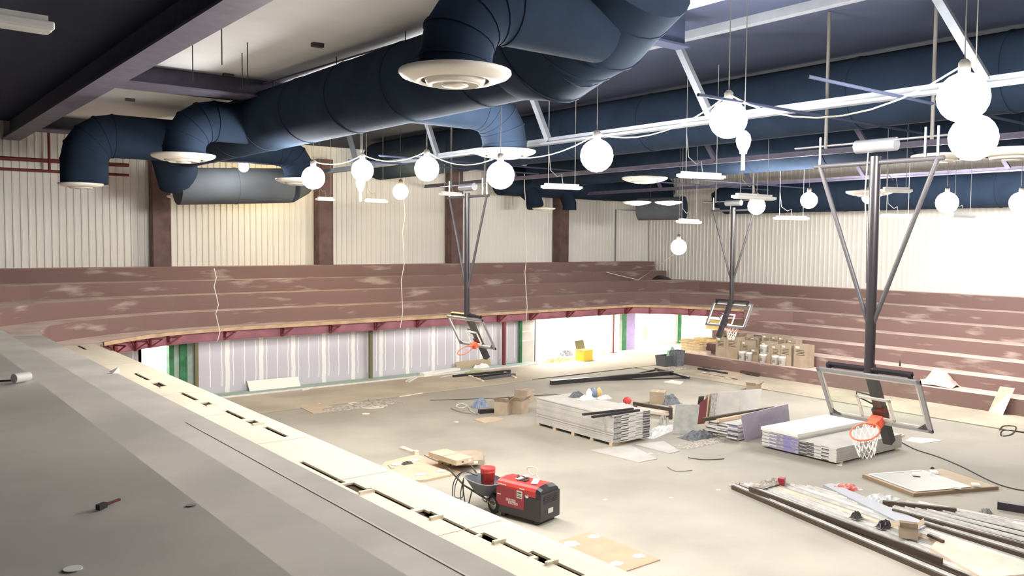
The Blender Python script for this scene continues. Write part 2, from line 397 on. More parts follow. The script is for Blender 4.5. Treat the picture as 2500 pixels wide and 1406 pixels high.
def on_beam(px, py, z=Z[5]-.1): return P(px, py, z)
bk = None
for x in (8.2, 10.2, 12.3, 14.2, 16.1, 18.0, 22.1, 23.9, 26.1, 28.1, 29.9):
    loc = (x, 29.22 if x > 9.5 else 28.78, Z[5]-.103)
    if bk is None:
        bk = bracket_mb().build('beam_bracket', local=True, label='small dark red bracket under the far gallery edge beam', cat='bracket', group='brackets along the gallery edge beam'); bk.location = loc
    else: dup(bk, loc)
dup(bk, (6.95, 27.95, Z[5]-.103), (0, 0, -.6)); dup(bk, (7.5, 28.4, Z[5]-.103), (0, 0, -.6)); dup(bk, (6.2, 27.3, Z[5]-.103), (0, 0, -.9))
for x, y in ((31.0, 28.65), (31.9, 26.9), (32.2, 26.0)): dup(bk, (x, y, Z[5]-.103), (0, 0, 1.0))

# ---- lower wall under the far gallery
zb = 2.34
b = MB(); b.bb((9.25, 30.0, 0), (24.8, 30.12, zb), 'drywall_taped'); b.bb((4.5, 30.3, 0), (7.75, 30.42, zb), 'drywall_taped'); struct(b, 'wall_lower')
b = MB(); b.bb((7.75, 32.6, 0), (9.6, 32.7, zb), 'room_white'); b.bb((7.65, 30.3, 0), (7.75, 32.6, zb), 'room_white'); struct(b, 'wall_alcove')
b = MB(); b.bb((8.56, 29.97, 0), (8.72, 30.3, zb), 'green_paint'); b.bb((8.72, 30.02, 0), (8.90, 30.3, zb), 'green_pale'); b.bb((8.90, 29.96, 0), (9.16, 30.3, zb), 'green_paint'); b.bb((9.16, 29.98, 0), (9.40, 29.998, zb), 'green_pale'); struct(b, 'trim_2')
b = MB(); b.bb((24.8, 33.2, 0), (36.25, 33.3, zb), 'room_white'); b.bb((24.75, 30.0, 0), (24.85, 33.3, zb), 'room_white')
b.bb((36.25, 25.5, 0), (36.35, 33.3, zb), 'room_white'); struct(b, 'wall_recess')
cx = PY(1512, 800, 30.6).x
b = MB(); b.bb((cx, 30.6, 0), (cx+.22, 31.5, zb), 'green_pale'); b.bb((cx+.22, 30.58, 0), (cx+.5, 31.5, zb), 'green_paint'); b.bb((cx+.5, 30.6, 0), (cx+1.15, 31.5, zb), 'lilac_wall'); struct(b, 'trim_3')
# posts under the gallery
def post(px, py, Y, m, label, w_=.12):
    p = PY(px, py, Y); b = MB(); b.bb((p.x-w_/2, Y-w_/2, .02), (p.x+w_/2, Y+w_/2, 2.02), m); b.bb((p.x-.13, Y-.13, 0), (p.x+.13, Y+.13, .02), m)
    return b.build('steel_post', label=label, cat='post')
post(480, 950, 29.82, 'olive', 'dark olive steel post beside the green doorway trim under the far gallery')
post(905, 920, 29.82, 'olive', 'olive steel post in the middle of the taped drywall wall')
post(1230, 880, 29.7, 'bracket_red', 'dark red steel post behind the left basketball hoop')
post(1270, 880, 29.85, 'green_paint', 'green edged post at the right end of the taped drywall')
post(1497, 850, 30.2, 'bracket_red', 'thin red post in the brightly lit opening', .06)
post(1658, 860, 31.0, 'green_paint', 'ragged green post right of the white partition with a small opening', .14)
post(1705, 830, 30.5, 'cord_grey', 'grey post deep in the corner opening beside the pale boxes', .12)
# white partition with small tan opening
p0 = PY(1556, 850, 31.5); p1 = PY(1655, 850, 31.5)
b = MB(); b.bb((p0.x, 31.5, 0), (p1.x, 31.6, zb), 'room_white'); struct(b, 'wall_partition')
q = PY(1576, 812, 31.48); b = MB(); b.bb((q.x-.12, 31.46, q.z-.32), (q.x+.12, 31.49, q.z+.32), 'cardboard_pale'); b.build('access_panel', label='small upright tan access panel on the bright white partition', cat='panel')
b = MB(); p = PY(1305, 860, 29.9); b.bb((p.x-.75, 29.9, 0), (p.x-.05, 29.96, zb-.2), 'drywall_grey'); b.bb((p.x-.75, 29.89, 1.42), (p.x-.05, 29.9, 1.46), 'white_panel'); b.bb((p.x-.75, 29.89, 1.0), (p.x-.05, 29.9, 1.04), 'white_panel')
b.build('wall_board', label='narrow grey drywall panel with white joint bands beside the bright opening', cat='panel')

# floor sill along the drywall foot and conduit
b = MB(); b.bb((9.6, 29.25, 0), (24.4, 29.95, .05), 'green_pale'); b.bb((9.6, 29.2, 0), (24.4, 29.26, .055), 'galv_pale'); struct(b, 'baseboard_back')

# ================================================================== STRUCTURE STEEL
for px, lab in ((391, 'brown steel wall column nearest the left edge of the photo'), (789, 'brown steel wall column between the first and third columns of the back wall'), (1107, 'brown steel wall column just left of the left basketball mast'), (1367, 'brown steel wall column nearest the far corner')):
    p = PY(px, 645, 33.6); r = thing('steel_column', lab, 'column', (p.x, 33.6, Z[9]), group=None)
    b = MB(); b.bb((p.x-.31, 33.30, Z[9]), (p.x-.29+.62, 33.32, 8.9), 'column_brown'); b.build('flange', parent=r)
    b = MB(); b.bb((p.x-.01, 33.32, Z[9]), (p.x+.01, 33.86, 8.9), 'column_brown'); b.bb((p.x-.31, 33.32, Z[9]), (p.x-.13, 33.84, 8.9), 'column_brown'); b.build('web', parent=r)
# big girder along the left
b = MB(); b.bb((4.25, -8, 8.85), (4.8, 33.9, 8.9), 'dark_beam'); b.bb((4.5, -8, 8.9), (4.56, 33.9, ZC), 'dark_beam'); b.build('roof_girder', label='long dark lilac grey roof girder running along the left side of the white ceiling', cat='girder')
for y, lab in ((21.0, 'dark roof beam crossing the white ceiling above the far end of the big duct'), (10.4, 'grey roof beam at the top edge of the photo right of the big duct elbow'), (31.6, 'dark roof beam crossing the ceiling closest to the back wall')):
    b = MB(); hw = .5 if y > 15 else .16; bm_ = 'dark_beam' if y > 15 else 'dark_paint'; b.bb((4.6, y-hw, 9.0), (12.0, y+hw, 9.04), bm_); b.bb((4.6, y-.03, 9.04), (12.0, y+.03, ZC), bm_); b.build('roof_beam', label=lab, cat='beam')
# trusses along Y with webs
def truss(X, zbot, webs, label, x_=.09, yend=33.8, m='truss_paint'):
    r = thing('roof_truss', label, 'truss', (X, 10, zbot))
    b = MB(); b.bb((X-x_, -8, zbot), (X+x_, yend, zbot+.05), m); b.bb((X-.02, -8, zbot+.05), (X+.02, yend, zbot+.15), m); b.build('bottom_chord', parent=r)
    b = MB(); b.bb((X-x_, -8, ZC-.15), (X+x_, yend, ZC), m); b.build('top_chord', parent=r)
    for y0, y1 in webs:
        b = MB(); b.bar((X, y0, zbot+.08), (X, y1, ZC-.1), .12, .12, m); b.build('web_member', parent=r)
truss(12.7, 7.72, [(y, y+.9) for y in (5.45, 10.3, 14.95, 19.6, 24.2, 28.8)], 'pale steel roof truss with slanted webs behind the nearest work lights')
truss(21.2, 7.95, [(y, y+.9) for y in (2, 7, 12, 17, 22, 27)], 'thin dark roof truss between the second and third ducts', .05, m='dark_beam')
truss(29.8, 7.9, [(y, y+.9) for y in (2, 7, 12, 17, 22, 27)], 'thin dark roof truss nearest the right wall', .05, m='dark_beam')
# red sprinkler pipes at the far left
r = thing('sprinkler_pipe', 'dark red sprinkler pipework in front of the far left wall', 'pipe', (5, 33.5, 7.9))
b = MB(); b.tube([(1, 33.4, 8.18), (8.2, 33.4, 8.18)], .07, 'pipe_red'); b.build('main_pipe', parent=r)
b = MB(); b.tube([(1, 33.4, 7.82), (8.2, 33.4, 7.82)], .05, 'pipe_red'); b.build('lower_pipe', parent=r)
b = MB(); b.tube([(5.6, 33.35, 7.82), (5.6, 33.35, 9.3)], .045, 'pipe_red'); b.build('riser', parent=r)

# ================================================================== DUCTS
def ringed(b, p, q, r, m, step=1.5, n=28):
    p = Vector(p); q = Vector(q); L = (q-p).length; b.tube([p, q], r, m, n); k = int(L/step)
    for i in range(1, k+1):
        c = p.lerp(q, i/(k+1)); d = (q-p).normalized()*.03; b.tube([c-d, c+d], r+.015, m, n)
def elbow(b, pts, r, m, n=28):
    b.tube(pts, r, m, n)
    for i in range(1, len(pts)-1):
        d = (pts[i+1]-pts[i-1]).normalized()*.02; rr = r[i] if isinstance(r, list) else r; b.tube([pts[i]-d, pts[i]+d], rr+.015, m, n)
def arc(c, u, v, R, a0=0, a1=90, n=5):
    c = Vector(c); u = Vector(u); v = Vector(v)
    return [c+u*(R*math.cos(math.radians(a0+(a1-a0)*k/n)))+v*(R*math.sin(math.radians(a0+(a1-a0)*k/n))) for k in range(n+1)]
XA, ZA = 8.6, 8.54
rA = thing('air_duct', 'huge dark blue grey air duct hanging across the upper middle of the photo', 'duct', (XA, 15, ZA))
b = MB(); ringed(b, (XA, 9.4, ZA), (XA, 28.2, ZA), .755, 'duct_paint', 2.4); b.build('trunk', parent=rA)
b = MB(); pts = [Vector((XA, 10.8, ZA)), Vector((XA, 10.2, ZA+.05))]+[Vector((XA, 9.7-1.3*math.sin(a), ZA+.35+1.5*(1-math.cos(a)))) for a in [math.radians(k) for k in (0, 20, 40, 60, 80, 90)]]+[Vector((XA, 8.4, 11.2))]
pts = [p for p in pts if p.z < ZC-.0] + [Vector((XA, 8.45, ZC-.02))]
elbow(b, pts, [.78, 1.0]+[1.12]*(len(pts)-2), 'duct_paint'); b.build('elbow', parent=rA)
def branch(side, y, X, zd, dz=.0, r=.40, m='duct_paint'):
    b = MB(); s = 1 if side > 0 else -1
    x1 = X; c = Vector((x1-s*.75, y, ZA-.75-.1)); pts = [Vector((XA+s*.3, y, ZA-.1))]+[c+Vector((s*.75*math.sin(a), 0, .75*math.cos(a))) for a in [math.radians(k) for k in (0, 22, 45, 67, 90)]]+[Vector((x1, y, zd+.05))]
    elbow(b, pts, r, m, 22); b.build('branch', parent=rA)
branch(-1, 8.72, 5.9, 7.5, r=.45); branch(1, 15.3, 11.7, 7.5, r=.5, m='duct_paint'); branch(-1, 21.5, 6.56, 7.5, r=.5); branch(1, 27.0, 12.0, 7.5, r=.5); branch(-1, 26.6, 5.35, 7.0, r=.62)
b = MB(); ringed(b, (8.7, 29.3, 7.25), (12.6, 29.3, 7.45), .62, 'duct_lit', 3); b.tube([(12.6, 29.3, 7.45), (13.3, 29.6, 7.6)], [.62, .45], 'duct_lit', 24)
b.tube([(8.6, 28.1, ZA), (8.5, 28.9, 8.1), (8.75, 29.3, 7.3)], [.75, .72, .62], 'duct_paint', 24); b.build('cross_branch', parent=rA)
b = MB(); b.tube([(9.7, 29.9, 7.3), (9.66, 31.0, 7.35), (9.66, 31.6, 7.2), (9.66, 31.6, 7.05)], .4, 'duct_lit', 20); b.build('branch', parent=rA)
for X, ZZ, rr, y0, y1, lab in ((17.0, 8.69, .75, -8, 30.5, 'second long grey air duct behind the pale truss'), (25.5, 8.76, .75, -8, 30.5, 'third long dark air duct beyond the right basketball hoop'), (33.6, 7.62, .72, -8, 26.2, 'dark air duct running along the top of the right wall')):
    r = thing('air_duct', lab, 'duct', (X, 12, ZZ)); b = MB(); ringed(b, (X, y0+.02, ZZ), (X, y1, ZZ), rr, 'duct_paint', 3.2); b.build('trunk', parent=r)
    b = MB(); b.tube([(X, y1, ZZ), (X, y1+.35, ZZ-.05), (X, y1+.4, ZZ-.4)], [rr, rr*.8, rr*.5], 'duct_paint', 24); b.build('end_cap', parent=r)
r = thing('air_duct', 'short dark air duct crossing in front of the back wall near the far corner', 'duct', (29, 32.6, 8.35))
b = MB(); ringed(b, (24.6, 32.5, 8.4), (36.2, 32.5, 8.4), .7, 'duct_paint', 2.5); b.build('trunk', parent=r)
b = MB(); b.tube([(26.0, 32.6, 8.2), (26.2, 32.0, 7.7), (26.2, 31.8, 7.2)], .42, 'duct_paint', 20); b.build('branch', parent=r)
b = MB(); b.tube([(28.5, 32.4, 8.2), (28.5, 31.9, 7.4), (28.5, 31.9, 7.1)], .35, 'duct_paint', 20); b.build('branch', parent=r)
r = thing('air_duct', 'open ended grey duct stub hanging in the far corner', 'duct', (31.5, 28, 7.1))
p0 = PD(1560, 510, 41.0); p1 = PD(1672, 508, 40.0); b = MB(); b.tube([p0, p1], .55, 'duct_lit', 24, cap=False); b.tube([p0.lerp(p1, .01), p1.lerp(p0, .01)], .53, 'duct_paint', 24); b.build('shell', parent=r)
for t in (.25, .75): q = p0.lerp(p1, t); MB().tube([(q.x, q.y, q.z+.54), (q.x, q.y, ZC-.02)], .015, 'cord', 5).build('hanger_rod', parent=r)

def topz(x, y=15):
    for xc, zc, r_ in ((8.6, 8.54, .76), (17.0, 8.69, .76), (25.5, 8.76, .76), (33.6, 7.62, .73)):
        if abs(x-xc) < r_: return zc-math.sqrt(r_*r_-(x-xc)**2)
    return ZC
# round ceiling diffusers
def diffuser(loc, D, label):
    r = thing('ceiling_diffuser', label, 'diffuser', loc, group=None); k = D/1.42
    prof = [(.30, .10), (.34, .05), (.45, .02), (.71, .06), (.715, .03), (.68, -.01), (.50, -.075), (.43, -.06)]
    MB().lathe((0, 0, 0), [(a*k, z*k) for a, z in prof], 'diffuser_white', 40).build('outer_ring', parent=r, local=True)
    MB().lathe((0, 0, 0), [(a*k, z*k) for a, z in [(.40, -.02), (.36, -.10), (.30, -.12), (.29, -.06), (.16, -.05)]], 'diffuser_white', 36).build('middle_cone', parent=r, local=True)
    MB().lathe((0, 0, 0), [(a*k, z*k) for a, z in [(0.001, -.12), (.14, -.135), (.17, -.12), (.13, -.06), (.05, .06), (.001, .06)]], 'diffuser_white', 30).build('inner_cone', parent=r, local=True)
    MB().lathe((0, 0, 0), [(a*k, z*k) for a, z in [(.001, .10), (.32, .10)]], 'shadow_gap', 24).build('throat', parent=r, local=True)
    return r
for (xa, xb, y, z, lab) in ((975, 1248, 186, 7.5, 'largest round white ceiling diffuser under the big duct at the top centre'), (372, 524, 384, 7.5, 'round white diffuser under the left middle of the big duct'),
    (1155, 1308, 374, 7.5, 'round white diffuser just above a glowing lamp, below the second duct elbow'), (1518, 1630, 438, 7.5, 'round white diffuser hanging between two tube lights in the middle'),
    (150, 245, 452, 7.0, 'leftmost round white diffuser at the far left end of the duct'), (413, 490, 482, 7.0, 'small round white diffuser above the leftmost wall column'), (676, 785, 442, 7.3, 'round white diffuser touching the glare of the leftmost lamp'),
    (2228, 2368, 384, 7.4, 'round white diffuser left of the lower bright lamp near the right edge'), (2372, 2570, 374, 7.0, 'round white diffuser cut by the right edge of the photo'), (2066, 2180, 471, 7.1, 'round white diffuser behind the right basketball mast'),
    (1598, 1665, 495, 6.9, 'small round diffuser right of its twin near the far corner'), (1520, 1590, 495, 6.9, 'small round diffuser left of its twin near the far corner'), (1300, 1356, 510, 6.9, 'small flat diffuser in front of the fourth wall column')):
    a = P(xa, y, z); c = P(xb, y, z); diffuser((a+c)/2, max(.7, min(1.5, (c-a).length)), lab)

# tube lights hung on wires
def tube_light(a, c, label, wires=True, group=None):
    mid = (a+c)/2; L = (c-a).length; rz = math.atan2(c.y-a.y, c.x-a.x)
    r = thing('strip_light', label, 'light fixture', mid, rz, group)
    MB().box((0, 0, .05), (L*.82, .10, .05), 'galv_pale').build('ballast_box', parent=r, local=True)
    b = MB(); b.box((0, 0, -.01), (L*.96, .20, .07), 'white_plastic'); b.box((0, 0, -.05), (L*.9, .15, .03), 'lamp_off')
    b.build('lens', parent=r, local=True, bevel=.02)
    if wires:
        for s in (-1, 1): MB().tube([(s*L*.33, 0, .07), (s*L*.33, 0, topz(mid.x+s*L*.33)-mid.z-.01)], .008, 'cord_grey', 5).build('wire', parent=r, local=True)
        MB().tube([(-L*.33, 0, .9), (-L*.27, .02, .4), (-L*.1, .02, .25), (.0, .01, .32), (.03, 0, .08)], .01, 'cord_grey', 5).build('power_cord', parent=r, local=True)
    return r
for xa, ya, xb, yb, z, lab in ((1655, 426, 1768, 432, 7.0, 'white strip light hanging on wires right of the middle diffuser'), (1322, 454, 1420, 458, 6.9, 'white strip light hanging on wires left of the middle diffuser'), (885, 489, 945, 492, 7.0, 'white strip light below the second glowing lamp from the left'),
    (1655, 539, 1708, 542, 6.18, 'low white strip light near the far corner wall'), (1888, 532, 1975, 533, 6.42, 'white strip light against the right wall beside the far mast'), (1790, 478, 1890, 484, 6.64, 'white strip light just above the lamp beside the far mast'),
    (2152, 463, 2224, 465, 6.9, 'white strip light right of the right basketball mast'), (2320, 525, 2378, 527, 6.4, 'faint white strip light at the right end of the white wall'), (2150, 527, 2230, 530, 6.4, 'white strip light behind the right basketball mast on the wall'), (772, 485, 815, 487, 7.0, 'faint strip light in front of the second wall column'), (1075, 472, 1130, 476, 7.15, 'white strip light touching the top of the left basketball mast')):
    tube_light(P(xa, ya, z), P(xb, yb, z), lab)
tube_light(P(-60, 36, 7.3), P(131, 66, 7.3), 'unlit white strip light on the dark ceiling at the top left corner', False)

# glowing work lights on a string
def globe(px, py, rpx, label, R=.28, warm=False):
    D = F*R/rpx; c = PD(px, py, D); r = thing('work_light', label, 'lamp', c)
    b = MB(); n = 16; vs = []; fs = []
    prof = [(max(.001, R*math.sin(PI*k/10)), -R*math.cos(PI*k/10)) for k in range(11)]
    b.lathe((0, 0, 0), prof, 'lamp_globe_warm' if warm else 'lamp_globe', 18); b.build('globe', parent=r, local=True)
    MB().lathe((0, 0, R-.02), [(.07, 0), (.07, .14), (.04, .18), (.001, .18)], 'cord', 12).build('socket', parent=r, local=True)
    if topz(c.x)-c.z > R+.3: MB().tube([(0, 0, R+.15), (0, 0, topz(c.x)-c.z-.01)], .008, 'cord', 5).build('cord', parent=r, local=True)
    return c
G = {}
for k, px, py, rp, lab, wm_, R in (('A', 1778, 292, 46, 'glowing work light at the foot of the steep pale truss web, right of centre', 0, .3), ('B', 2352, 238, 60, 'upper of the two huge glowing lamps near the right edge', 0, .3), ('B2', 2376, 336, 56, 'lower of the two huge glowing lamps near the right edge', 0, .3),
    ('C', 1457, 380, 40, 'glowing work light hanging alone in the upper middle', 0, .3), ('D', 1222, 428, 34, 'glowing work light directly below a white diffuser', 0, .28), ('E', 1042, 412, 30, 'glowing work light left of the second duct elbow', 0, .28), ('Fq', 885, 416, 27, 'glowing work light above the hanging white strip light on the left', 0, .28),
    ('G', 765, 434, 28, 'leftmost large glowing work light in front of the duct end', 0, .28), ('H', 978, 468, 19, 'yellow glowing lamp in front of the third wall bay', 1, .28), ('I', 595, 408, 12, 'small glowing lamp peeping from under the duct on the left', 0, .16), ('I2', 676, 438, 9, 'tiny orange lamp at the left end of a diffuser', 1, .145),
    ('J', 1847, 503, 21, 'glowing lamp beside the top of the far mast', 0, 0.3), ('K', 1975, 489, 20, 'glowing lamp midway between the far mast and the right mast', 0, 0.275), ('L', 2120, 482, 15, 'glowing lamp partly hidden by the right mast', 0, 0.22), ('M', 2312, 495, 26, 'glowing lamp right of the right mast brace, in front of the white wall', 0, 0.34), ('N', 2492, 495, 26, 'glowing lamp cut by the right edge of the photo', 0, 0.34),
    ('O', 1657, 603, 19, 'glowing lamp low in front of the far corner wall', 0, .26)):
    G[k] = globe(px, py, rp, lab, R, bool(wm_))
for i, (x, y, z) in enumerate(((14.0, -3.0, 7.3), (27.0, 4.5, 7.2), (30.5, -2, 7.2))):  # extra globes added out of view to brighten the right wall
    c = Vector((x, y, z)); r = thing('work_light', 'added glowing work light out of view, brightening the right wall', 'lamp', c, group='added work lights out of view')
    MB().lathe((0, 0, 0), [(max(.001, .28*math.sin(PI*k/10)), -.28*math.cos(PI*k/10)) for k in range(11)], 'lamp_globe', 18).build('globe', parent=r, local=True)
    MB().tube([(0, 0, .26), (0, 0, ZC-z-.02)], .02, 'cord', 6).build('cord', parent=r, local=True)
def sag(a, c, d, n=9): return [Vector(a).lerp(Vector(c), i/n)-Vector((0, 0, d*4*(i/n)*(1-i/n))) for i in range(n+1)]
for a, c, d, lab in (('E', 'D', .25, 'sagging lamp cord between the two lamps left of centre'), ('D', 'C', .2, 'lamp cord running from the diffuser lamp to the middle lamp'), ('C', 'A', .3, 'lamp cord from the middle lamp up to the truss lamp'), ('G', 'Fq', .15, 'lamp cord between the two leftmost large lamps'), ('Fq', 'E', .2, 'lamp cord in front of the third wall bay'), ('A', 'B', .5, 'lamp cord running to the upper right lamp')):
    MB().tube(sag(G[a]+Vector((0, 0, .4)), G[c]+Vector((0, 0, .4)), d), .012, 'cord_white', 5).build('lamp_cord', label=lab, cat='cord')
for (x0, y0), (x1, y1), Y, lab in (((523, 655), (535, 832), 28.6, 'thin white cord hanging down over the far seating at the left'), ((987, 490), (980, 800), 28.6, 'thin white cord hanging below the yellow lamp'), ((1281, 455), (1286, 790), 28.6, 'thin white cord hanging right of the left basketball hoop')):
    a = PY(x0, y0, 28.7); c = PY(x1, y1, 28.7); pts = [a.lerp(c, i/8)+Vector((.06*math.sin(i*2.1), .02*math.cos(i), 0)) for i in range(9)]
    if y0 < 600: pts = [Vector((pts[0].x, pts[0].y, 8.4))]+pts
    MB().tube(pts, .016, 'cord_white', 5).build('extension_cord', label=lab, cat='cord')
pts = [G['O']-Vector((0, 0, .1)), PY(1600, 655, 31.6), PY(1558, 683, 30.7), PY(1510, 672, 31.6), PY(1480, 664, 31.8)]
MB().tube(pts, .02, 'cord_white', 5).build('extension_cord', label='pale cord running from the low corner lamp down onto the far seating', cat='cord')
# suspension wires on the white ceiling
r0 = None
for px, y0, y1 in ((541, 62, 220), (604, 105, 210), (591, 130, 210), (665, 0, 222), (821, 10, 165), (990, 0, 95), (470, 110, 190)):
    p = P(px, y0, ZC-.02) if y0 > 20 else PX(px, y0+2, XA-.1)
    q = Vector((p.x, p.y, 0)); zz = 8.75
    b = MB().tube([(p.x, p.y, zz), (p.x, p.y, ZC-.01)], .012, 'cord', 5)
    b.build('hanger_rod', label='thin dark hanger rod between the white ceiling and the big duct', cat='rod', group='hanger rods above the big duct')
MB().tube([P(1000, 97, 9.42), P(640, 205, 9.42)], .02, 'cord_grey', 6).build('conduit', label='thin grey conduit running above the big duct under the white ceiling', cat='conduit')
for px, py in ((775, 115), (557, 188), (318, 247)):
    p = P(px, py, ZC-.08); b = MB(); b.bb((p.x-.12, p.y-.06, p.z), (p.x+.12, p.y+.06, ZC-.005), 'cord'); b.build('ceiling_bracket', label={775: 'small dark bracket on the white ceiling furthest right', 557: 'small dark bracket on the white ceiling near the duct bulge', 318: 'small dark bracket on the white ceiling closest to the left girder'}[px], cat='bracket')
# conduit on back wall right bay
q = PY(1502, 640, 33.75); b = MB(); b.tube([(q.x, 33.75, Z[9]), (q.x, 33.75, 7.3), (q.x+1.6, 33.75, 7.32)], .035, 'cord_grey', 6); b.build('conduit', label='thin grey conduit standing on the back wall near the far corner', cat='conduit')

# ================================================================== BASKETBALL HOOPS
def hoop(x, yc, ztop, s, mast_top, label, netlong=True, rim_m='rim_orange', brace=True, corner=False, ybr=1.0):
    """board faces -X*s; bottom edge swung away"""
    r = thing('basketball_hoop', label, 'basketball hoop', (x, yc, ztop))
    t = math.radians(29)
    n = Vector((-s*math.cos(t), 0, -math.sin(t))); u = Vector((-s*math.sin(t), 0, math.cos(t))); v = Vector((0, 1, 0))
    Rm = Matrix((v, u, n)).transposed(); W, HH = 1.83, 1.03; c = Vector((0, 0, 0))-u*(HH/2)
    def L(a, bb_, cc=0): return c+v*a+u*bb_+n*cc
    def frame(b, w_, h_, y0, th, m, dep=.03, cc=0):
        b.box(L(0, y0+h_/2-th/2, cc), (w_, th, dep), m, Rm); b.box(L(0, y0-h_/2+th/2, cc), (w_, th, dep), m, Rm)
        for q in (-1, 1): b.box(L(q*(w_/2-th/2), y0, cc), (th, h_, dep), m, Rm)
    MB().box(L(0, 0), (W-.08, HH-.08, .012), 'glass', Rm).build('backboard_glass', parent=r, local=True)
    b = MB(); frame(b, W, HH, 0, .065, 'grey_metal', .04); b.build('backboard_frame', parent=r, local=True)
    b = MB(); frame(b, W-.12, HH-.12, 0, .04, 'net_white', .016); b.build('border_stripe', parent=r, local=True)
    b = MB(); frame(b, .61, .46, -.20, .05, 'net_white', .018); b.build('target_square', parent=r, local=True)
    for q in (-1, 1): b = MB(); b.add([L(q*.83, -.47, .02), L(q*.83, -.33, .02), L(q*.66, -.47, .02)], [(0, 1, 2)], 'tape_dark'); b.build('corner_mark', parent=r, local=True)
    # rim
    b = MB(); b.box(L(0, -.42, .08), (.20, .16, .14), rim_m, Rm); b.box(L(0, -.36, .16), (.16, .03, .16), rim_m, Rm)
    rc = L(0, -.36, .16+.23+.06); pts = [rc+v*.235*math.cos(2*PI*k/28)+n*.235*math.sin(2*PI*k/28) for k in range(29)]
    b.tube(pts, .014, rim_m, 8, cap=False); b.build('rim', parent=r, local=True)
    if netlong:
        b = MB(); K = 12; dn = Vector((0, 0, -1))
        for k in range(K):
            for sg in (1, -1):
                pl = []
                for j in range(5):
                    a = 2*PI*(k+sg*j*.5)/K; rad = .23*(1-.11*j); pl.append(rc+(v*math.cos(a)+n*math.sin(a))*rad+(dn*.6-u*.4).normalized()*(.10*j))
                b.tube(pl, .008, 'net_white', 4, cap=False)
        b.build('net', parent=r, local=True)
    # carrier behind
    b = MB(); b.box(L(0, HH/2+.02, -.10), (1.5, .07, .07), 'black_metal', Rm)
    for q in (-1, 1): b.box(L(q*.72, HH/2-.03, -.07), (.06, .16, .05), 'black_metal', Rm)
    b.build('top_carrier', parent=r, local=True)
    b = MB(); mt = Vector((0, 0, mast_top-ztop)); top = L(0, HH/2, -.12)
    b.tube([top+Vector((0, 0, -.05)), Vector((top.x, 0, mt.z))], .085, 'black_metal', 16); b.build('mast', parent=r, local=True)
    b = MB(); b.bar(top+Vector((0, 0, .05)), top-u*1.52, .15, .15, 'black_tube', (0, 1, 0)); b.build('lower_arm', parent=r, local=True)
    b = MB(); b.box(L(0, -.36, -.1), (.2, .22, .16), 'black_metal', Rm); b.tube([L(.1, -.1, -.2), L(.38, -.02, -.15), L(.4, -.12, -.15), L(.12, -.3, -.2)], .015, 'black_metal', 6); b.build('height_adjuster', parent=r, local=True)
    # braces
    zt_ = mt.z-.1; jz = mt.z*.0+ (mast_top-ztop)*.22
    for q in (-1, 1):
        b = MB(); b.tube([Vector((top.x, q*.03, jz)), Vector((top.x, q*ybr, zt_))], .038, 'brace_grey', 10); b.build('brace', parent=r, local=True)
    b = MB(); b.tube([Vector((top.x, -ybr-.1, zt_)), Vector((top.x, ybr+.1, zt_))], .04, 'brace_grey', 10); b.tube([Vector((top.x, -.35, zt_+.28)), Vector((top.x, .35, zt_+.28))], .11, 'grey_metal', 14)
    b.tube([Vector((top.x, -ybr-.2, zt_+.35)), Vector((top.x, ybr+.5, zt_+.35))], .02, 'chrome', 8)
    for q in (-ybr, -ybr+.2, ybr): b.tube([Vector((top.x, q, zt_)), Vector((top.x, q, zt_+.5))], .025, 'chrome', 6)
    b.build('hanging_frame', parent=r, local=True)
    b = MB(); 
    for q in (-1, 1): b.tube([Vector((top.x, q*ybr*.9, zt_+.3)), Vector((top.x, q*ybr*.9, ZC-ztop-.02))], .03, 'cord', 8); b.tube([Vector((top.x+s*3.4, q*ybr*.9, ZC-ztop-1.8)), Vector((top.x-s*3.4, q*ybr*.9, ZC-ztop-1.8))], .025, 'dark_paint', 8)
    b.build('roof_hanger', parent=r, local=True)
    MB().tube([Vector((top.x-.02, .12, zt_+.2)), Vector((top.x-.05, .14, zt_-.5)), Vector((top.x, .12, zt_-1.2)), Vector((top.x, .1, zt_-2.0))], .012, 'cord_grey', 5).build('cable', parent=r, local=True)
    return r
hoop(13.32, 7.47, 3.35, 1, 6.95, 'basketball hoop nearest the camera, clear tilted backboard with a full white net', ybr=1.02)
hoop(14.22, 20.5, 3.27, 1, 6.9, 'left basketball hoop with tilted glass backboard and bare orange rim', False, ybr=.95)
hoop(26.6, 20.35, 3.24, -1, 6.85, 'far basketball hoop seen from behind, its arm slanting down to the left', True, ybr=.95)
# emptied work light hanging from the truss near lamp A and the second by lamp F
for px, y0, y1, lab in ((1815, 325, 415, 'unlit hanging lamp with clear bulb just right of the truss lamp'), (880, 440, 490, 'unlit hanging lamp bulb below the second lamp from the left')):
    D = 13.5 if px > 1000 else 22; k = D/F; c = PD(px, (y0+y0+70*(.5 if px < 1000 else 1))/2, D); r = thing('hanging_lamp', lab, 'lamp', c)
    MB().lathe((0, 0, 0), [(.04, .26), (.10, .2), (.12, .12), (.10, .02), (.06, -.06), (.055, -.1)], 'lamp_off', 18).build('bulb', parent=r, local=True)
    MB().tube([(0, 0, -.1), (0, 0, -.34), (0, 0, -.36)], [.028, .03, .035], 'galv', 8).build('handle', parent=r, local=True)
    MB().tube([(0, 0, .26), (.02, 0, .5), (.02, 0, ZC-c.z-.02)], .008, 'cord', 6).build('cord', parent=r, local=True)

